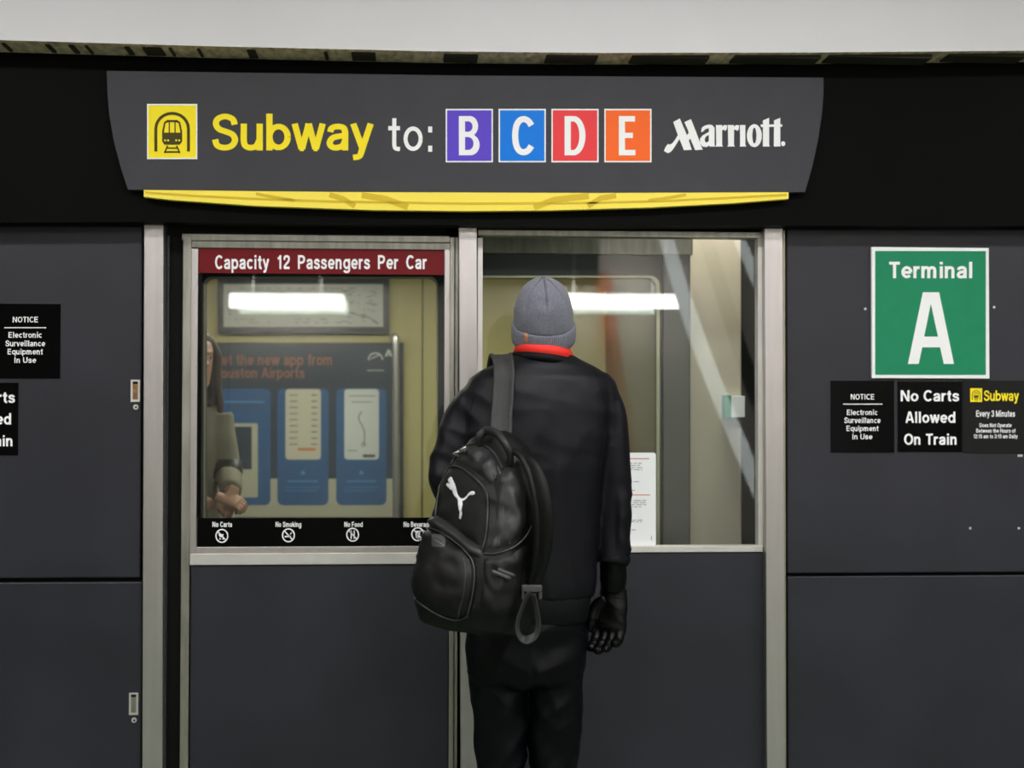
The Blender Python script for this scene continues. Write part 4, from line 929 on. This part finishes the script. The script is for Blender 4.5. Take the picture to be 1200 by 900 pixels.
# eyes
for sx in (-1, 1):
    b = newbm(); bmesh.ops.create_icosphere(b, subdivisions=2, radius=.011, matrix=HT @ Matrix.Translation((sx*.031, .078, .008))); link('eye', b, FM['eye'], MAN, True)

# ================================================================ BACKPACK
th = R(40); U = Vector((math.cos(th), -math.sin(th), 0)); NV = Vector((-math.sin(th), -math.cos(th), 0))
O = P(583, 741, -.205)
base = Matrix((U, -NV, Vector((0, 0, 1)))).transposed().to_4x4(); base.translation = O   # local x=width, local -y = outwards
lean = Matrix.Translation(O) @ Matrix.Rotation(R(7), 4, 'Y') @ Matrix.Rotation(R(-4), 4, 'X') @ Matrix.Translation(-O)
BP = lean @ base
PACK = tag(empty('backpack', O), 'black backpack with silver leaping cat mark, slung on the left shoulder', 'backpack')
b = newbm()
rings_loft(b, [(0, -.09, .0, .10, .07, 3), (0, -.105, .012, .135, .098, 3.2), (0, -.112, .06, .150, .112, 3.4), (0, -.112, .14, .152, .112, 3.4), (0, -.102, .24, .150, .102, 3.4), (-.002, -.092, .34, .142, .092, 3.2), (-.008, -.083, .41, .124, .083, 2.8), (-.016, -.074, .465, .098, .070, 2.5), (-.022, -.068, .505, .064, .050, 2.2), (-.024, -.065, .522, .03, .02, 2)], 48, mtx=BP)
def pd(p, n): return fold(p, (.3, .3, 1), 18, .0035, 3, .5)+.003*noise.noise(p*9)
pm = remesh(b, .006, 4, pd)
body = link('pack_body', pm, FM['pack'], PACK); PB = bvh_of(pm)
up = patch('front_pocket', [(512, 604), (513, 590), (516, 570), (520, 556), (526, 549), (534, 547), (545, 551), (558, 561), (567, 571), (572, 583), (572, 605), (570, 628), (566, 645), (550, 634), (530, 618)], PB, FM['pack_mesh'], PACK, height=.014, edge=6, step=3, lift=-.003, wr=.004, wscale=16)
lo = patch('lower_pocket', [(495, 616), (509, 620), (527, 630), (543, 643), (553, 655), (556, 672), (553, 700), (548, 722), (536, 727), (518, 722), (499, 711), (484, 699), (479, 684), (481, 664), (487, 638), (491, 622)], PB, FM['pack'], PACK, height=.020, edge=5, step=3, lift=-.003, wr=.0025, wscale=14)
sd = patch('side_panel', [(577, 560), (590, 545), (604, 540), (612, 548), (618, 575), (619, 610), (612, 628), (600, 640), (585, 646), (573, 646), (577, 620), (578, 590)], PB, FM['pack_shiny'], PACK, height=.012, edge=7, step=3, lift=-.003, wr=.008, wscale=22)
tp = patch('top_pocket', [(524, 543), (534, 530), (548, 520), (562, 516), (574, 524), (584, 540), (584, 556), (577, 572), (566, 562), (550, 549), (536, 543)], PB, FM['pack_shiny'], PACK, height=.014, edge=6, step=3, lift=-.003, wr=.010, wscale=24)
st_ = patch('side_pocket', [(566, 652), (580, 654), (600, 648), (614, 636), (622, 640), (618, 670), (610, 700), (602, 722), (580, 728), (562, 728), (560, 700), (562, 672)], PB, FM['pack'], PACK, height=.010, edge=6, step=3, lift=-.003, wr=.007, wscale=18)
fl = patch('pocket_flap', [(500, 606), (513, 603), (530, 616), (548, 630), (566, 646), (566, 656), (550, 652), (530, 634), (508, 620), (497, 615)], PB, FM['pack_shiny'], PACK, height=.020, edge=5, step=3, lift=-.002, wr=.004, wscale=20)
UB, LB = bvh_of(up.data), bvh_of(lo.data)
b = newbm()
for pts, bv in (([(511, 606), (513, 590), (516, 570), (520, 556), (526, 549), (534, 547), (545, 551), (558, 561), (567, 571), (572, 583), (572, 605), (570, 628), (566, 645)], PB),
            ([(583, 545), (588, 562), (590, 585), (589, 612), (584, 642)], PB), ([(594, 540), (600, 560), (603, 585), (602, 612), (596, 640)], PB),
            ([(568, 649), (582, 649), (600, 642), (614, 630), (622, 616)], PB), ([(524, 543), (540, 527), (560, 520), (578, 530), (589, 550)], PB), ([(530, 538), (548, 529), (564, 534), (576, 548), (581, 562)], PB)):
    piping(b, pts, bv, .0022, .003)
link('piping', b, FM['pipe'], PACK)
b = newbm(); piping(b, [(493, 618), (510, 621), (528, 631), (544, 644), (554, 657), (557, 674), (554, 700), (549, 721)], PB, .0028, .004)
piping(b, [(549, 722), (535, 727), (517, 722), (498, 711), (484, 699), (479.5, 684), (482, 664), (488, 638)], PB, .0025, .001); link('pocket_zip', b, FM['pipe'], lo)
b = newbm(); piping(b, [(549, 655), (551, 672), (548, 700), (543, 722)], PB, .0018, .022); link('pocket_seam', b, FM['pipe'], lo)
tabp = patch('logo_tab', rrect(506, 626, 522, 641, 3, 3), LB, FM['rubber'], lo, height=.002, edge=1.5, step=2, lift=.0006)
b = newbm(); 
for dy_ in (0, 4): piping(b, [(510, 631+dy_), (518, 635+dy_)], LB, .0012, .003)
link('tab_ridge', b, FM['pipe'], tabp)
# leaping cat mark, traced from the 900px crop of (500,540)-(580,620)
def Zc(pts): return [(500+x/11.25, 540+y/11.25) for x, y in pts]
cat = Zc([(318, 210), (338, 222), (352, 262), (372, 300), (388, 345), (400, 400), (412, 445), (432, 478), (455, 498), (485, 500), (512, 482), (540, 448), (562, 418), (590, 404), (622, 402), (640, 420), (632, 444), (600, 452), (572, 448), (548, 468), (520, 502), (492, 524), (472, 530), (474, 575), (466, 618), (458, 660), (470, 690), (466, 725), (452, 768), (430, 760), (432, 715), (438, 680), (424, 625), (416, 580), (414, 522), (400, 492), (368, 462), (348, 425), (336, 384), (312, 382), (292, 352), (270, 335), (258, 315), (268, 296), (292, 294), (300, 308), (306, 296), (286, 270), (284, 246), (302, 226)])
patch('cat_mark', cat, UB, FM['logo'], up, height=.0008, edge=.6, step=1.2, lift=.0008)['label'] = 'silver leaping cat mark'
b = newbm(); piping(b, [(576.5, 671), (595, 679)], PB, .0055, .013, seg=10); piping(b, [(583, 668), (599, 675)], PB, .005, .013, seg=10); o_ = link('rubber_grip', b, FM['rubber'], PACK)
# zip pulls
for x, y in ((548, 531), (540, 536)):
    h, n_ = cast(PB, x, y); b = newbm(); tube(b, [h+n_*.008, h+n_*.014+Vector((-.01, 0, .004)), h+n_*.014+Vector((.006, 0, .011))], .003, 8); link('zip_pull', b, FM['zipm'], PACK)
b = newbm(); h, n_ = cast(PB, 489, 626)
tube(b, [h+n_*.012+Vector((.013*math.cos(a), -.002, .013*math.sin(a))) for a in [i*math.pi/8 for i in range(17)]], .002, 6); link('ring_pull', b, FM['zipm'], lo)
# haul handle
hp = [cast(PB, 562, 524)[0], None, None, None, None, cast(PB, 597, 546)[0]]
q0, q1 = hp[0], hp[-1]; mid = (q0+q1)/2; Yh = mid.y-CAM.y
hpts = [q0, at(562, 512, q0.y-.012), at(570, 505, q0.y-.015), at(582, 508, (q0.y+q1.y)/2-.02), at(593, 522, q1.y-.02), at(598, 535, q1.y-.015), q1]
b = newbm(); tube(b, smoothpath(hpts, 6), [(.009, .007), (.011, .009), (.012, .010), (.012, .010), (.011, .009), (.009, .007)], 14); link('haul_handle', b, FM['pack_shiny'], PACK)
# shoulder strap lying over the jacket
path, nor = [], []
for x, y in ((590.5, 420.5), (591.5, 428), (591.5, 440), (591, 455), (590, 470), (588.5, 485), (587, 500), (586, 512), (587, 524)):
    h, n_ = cast(JB, x, y+3); k = max(0, (y-455)/70.0)
    path.append(h+n_*.007+Vector((0, -.065*k*k-.02*k, 0))); nor.append(n_)
# carry it over the shoulder to the chest
h0 = path[0]; front = [h0+Vector((-.004, .030, .006)), h0+Vector((-.008, .075, .002)), h0+Vector((-.012, .125, -.040)), h0+Vector((-.016, .155, -.10)), h0+Vector((-.02, .165, -.18))]
fn = [Vector((0, .1, 1)), Vector((0, .6, 1)), Vector((0, 1, .5)), Vector((0, 1, .1)), Vector((0, 1, 0))]
path = front[::-1]+path; nor = fn[::-1]+nor
sp = smoothpath(path, 4); nn = []
for i in range(len(sp)):
    f = i/4; k = min(int(f), len(nor)-2); f -= k; nn.append(nor[k].normalized()*(1-f)+nor[k+1].normalized()*f)
b = newbm(); ribbon(b, sp, nn, .060, .011); S1 = link('shoulder_strap', b, FM['strap'], PACK)
# loose second strap with buckle and webbing loop
Yl = YM-.39
lp = [(604, 532, .05), (617, 541, .02), (627, 560, 0), (633, 585, -.01), (636, 612, -.01), (635, 640, 0), (630, 665, .02), (624, 684, .03)]
path = smoothpath([at(x, y, Yl+d) for x, y, d in lp], 5); nv = Vector((.75, -.65, 0))
b = newbm(); ribbon(b, path, [nv]*len(path), [.040+.030*min(1, i/12)*(1 if i < 28 else max(.35, 1-(i-28)/10)) for i in range(len(path))], .012); S2 = link('shoulder_strap', b, FM['pack'], PACK)
c_ = at(623, 690, Yl+.0)
b = newbm(); box(b, c_.x-.026, c_.x+.026, c_.y-.008, c_.y+.006, c_.z-.008, c_.z+.010, .003); box(b, c_.x-.026, c_.x-.018, c_.y-.006, c_.y+.004, c_.z-.026, c_.z-.006, .002); box(b, c_.x+.018, c_.x+.026, c_.y-.006, c_.y+.004, c_.z-.026, c_.z-.006, .002); link('buckle', b, FM['rubber'], S2)
loop = smoothpath([at(x, y, Yl-.03) for x, y in ((620, 694), (612, 712), (606, 732), (609, 746), (618, 750), (628, 744), (631, 730), (628, 712), (625, 696))], 6)
b = newbm(); ribbon(b, loop, [Vector((math.cos(.0), -.55, .0)) if i < len(loop)*.45 else Vector((-1, -.55, 0)) for i in range(len(loop))], .022, .002); link('webbing_loop', b, FM['webbing'], S2)

# ================================================================ PASSENGER INSIDE THE CAR
YW = 0.86
def W(px, py, dy=0.0): return at(px-5, py, YW+dy)
def ringw(py, l, r, ry, dy=0.0, e=2.3):
    a, c = W(l, py, dy), W(r, py, dy); return ((a.x+c.x)/2, YW+dy, (a.z+c.z)/2, abs(c.x-a.x)/2, ry, e)
f0 = W(226, 600)
WO = tag(empty('person', (f0.x, YW, 0)), 'person with brown hair and olive jacket inside the car, hands clasped', 'person')
fd = Vector((.75, -1, 0))
WH = MX(W(230, 421, -.02), Vector((.03, -.03, 1)), fd)
hL, hR = Vector((W(212, 600).x, YW, .80)), Vector((W(240, 600).x, YW, .80))
cl = W(271, 588, -.26)
b = newbm(); head(b, WH, .95); neck(b, W(224, 440), W(223, 475), .048, .055)
rings_loft(b, [ringw(*t) for t in ((474, 208, 246, .06), (484, 190, 260, .08), (510, 188, 258, .10), (570, 194, 252, .095), (640, 188, 262, .11))], 24)
es = ((W(190, 492), W(186, 560), W(252, 592, -.22)), (W(260, 490), W(272, 553, -.02), W(276, 580, -.22)))
for s_, e_, w_ in es: tube(b, smoothpath([s_+Vector((0, 0, -.02)), (s_+e_)/2, e_, (e_+w_)/2, w_], 4), [.030, .034, .030, .028, .023], 14)
for h_ in (hL, hR): tube(b, smoothpath([h_, Vector((h_.x, YW, .45)), Vector((h_.x, YW, .08))], 4), [.075, .05, .035], 14, up=Vector((0, 1, 0)))
hand(b, MX(cl+Vector((-.030, .0, .018)), Vector((-.95, .12, .25)), Vector((.15, .55, -.9))), .80, (.7, .8, .9, 1.0), .95)
hand(b, MX(cl+Vector((.022, .02, .045)), Vector((.25, .3, .9)), Vector((-.5, .9, .1))), .80, (.8, .9, 1.0, 1.0), .95)
link('body', remesh(b, .0036, 1), FM['skin'], WO)
b = newbm()
rings_loft(b, [ringw(*t) for t in ((470, 204, 250, .065), (478, 190, 262, .085), (490, 183, 268, .10), (520, 182, 265, .115), (570, 186, 260, .11), (640, 182, 268, .13), (665, 182, 268, .13))], 30)
for (s_, e_, w_) in es: tube(b, smoothpath([s_+Vector((0, 0, .012)), (s_+e_)/2, e_, (e_+w_)/2, e_+(w_-e_)*.82], 4), [.060, .056, .050, .046, .040], 18)
link('jacket', remesh(b, .008, 3, lambda p, n: fold(p, (.6, 0, .8), 9, .006, 2)), FM['olivej'], WO)
b = newbm(); e_ = es[1][1]; tube(b, [e_+Vector((.0, .0, .045)), e_+Vector((.0, -.005, .0)), e_+Vector((0, -.04, -.02))], [.053, .058, .050], 18); link('elbow_band', b, FM['shoe'], WO)
b = newbm(); rings_loft(b, [ringw(625, 188, 262, .12), ringw(700, 190, 262, .13), ringw(740, 196, 256, .10)], 26)
for h_ in (hL, hR): tube(b, smoothpath([h_, Vector((h_.x, YW, .45)), Vector((h_.x, YW, .07))], 4), [.088, .065, .055], 16, up=Vector((0, 1, 0)))
link('trousers', remesh(b, .009, 3), FM['jeans'], WO)
for h_ in (hL, hR): shoe(WO, h_, math.pi)
b = newbm()
rings_loft(b, [(0, -.045, -.08, .066, .055), (0, -.038, -.03, .078, .075), (0, -.026, .02, .086, .090), (0, -.018, .06, .086, .096), (0, -.012, .095, .070, .085), (0, -.012, .118, .045, .055), (0, -.012, .126, .012, .015)], 26, mtx=WH)
for sx, n_ in ((-1, 5), (1, 5)):
    for k in range(n_):
        a = .055-.028*k; tube(b, smoothpath([WH @ Vector((sx*.050, a*.8, .085)), WH @ Vector((sx*.078, a, .02)), WH @ Vector((sx*.082, a*.9, -.07)), WH @ Vector((sx*(.085+.006*math.sin(k*2)), a+.02, -.16)), WH @ Vector((sx*.078, a+.035, -.26+.02*k))], 4), [.014, .017, .017, .015, .005], 8)
link('hair', remesh(b, .006, 2, lambda p, n: fold(p, (1, 1, .1), 40, .003, 2, .1)), FM['hair'], WO)
b = newbm(); q = W(223, 462)
for r_, z_, t_ in ((.078, 0, .026), (.086, -.03, .028)): tube(b, [q+Vector((r_*math.cos(a), r_*math.sin(a)*.95, z_+.012*math.sin(a*2))) for a in [i*math.pi/12 for i in range(25)]], t_, 10, cap=False)
link('scarf', remesh(b, .007, 2, lambda p, n: fold(p, (.3, .3, 1), 20, .006, 1)), FM['scarf'], WO)
for sx in (-1, 1):
    b = newbm(); bmesh.ops.create_icosphere(b, subdivisions=2, radius=.0105, matrix=WH @ Matrix.Translation((sx*.030, .078, .008))); link('eye', b, FM['eye'], WO, True)
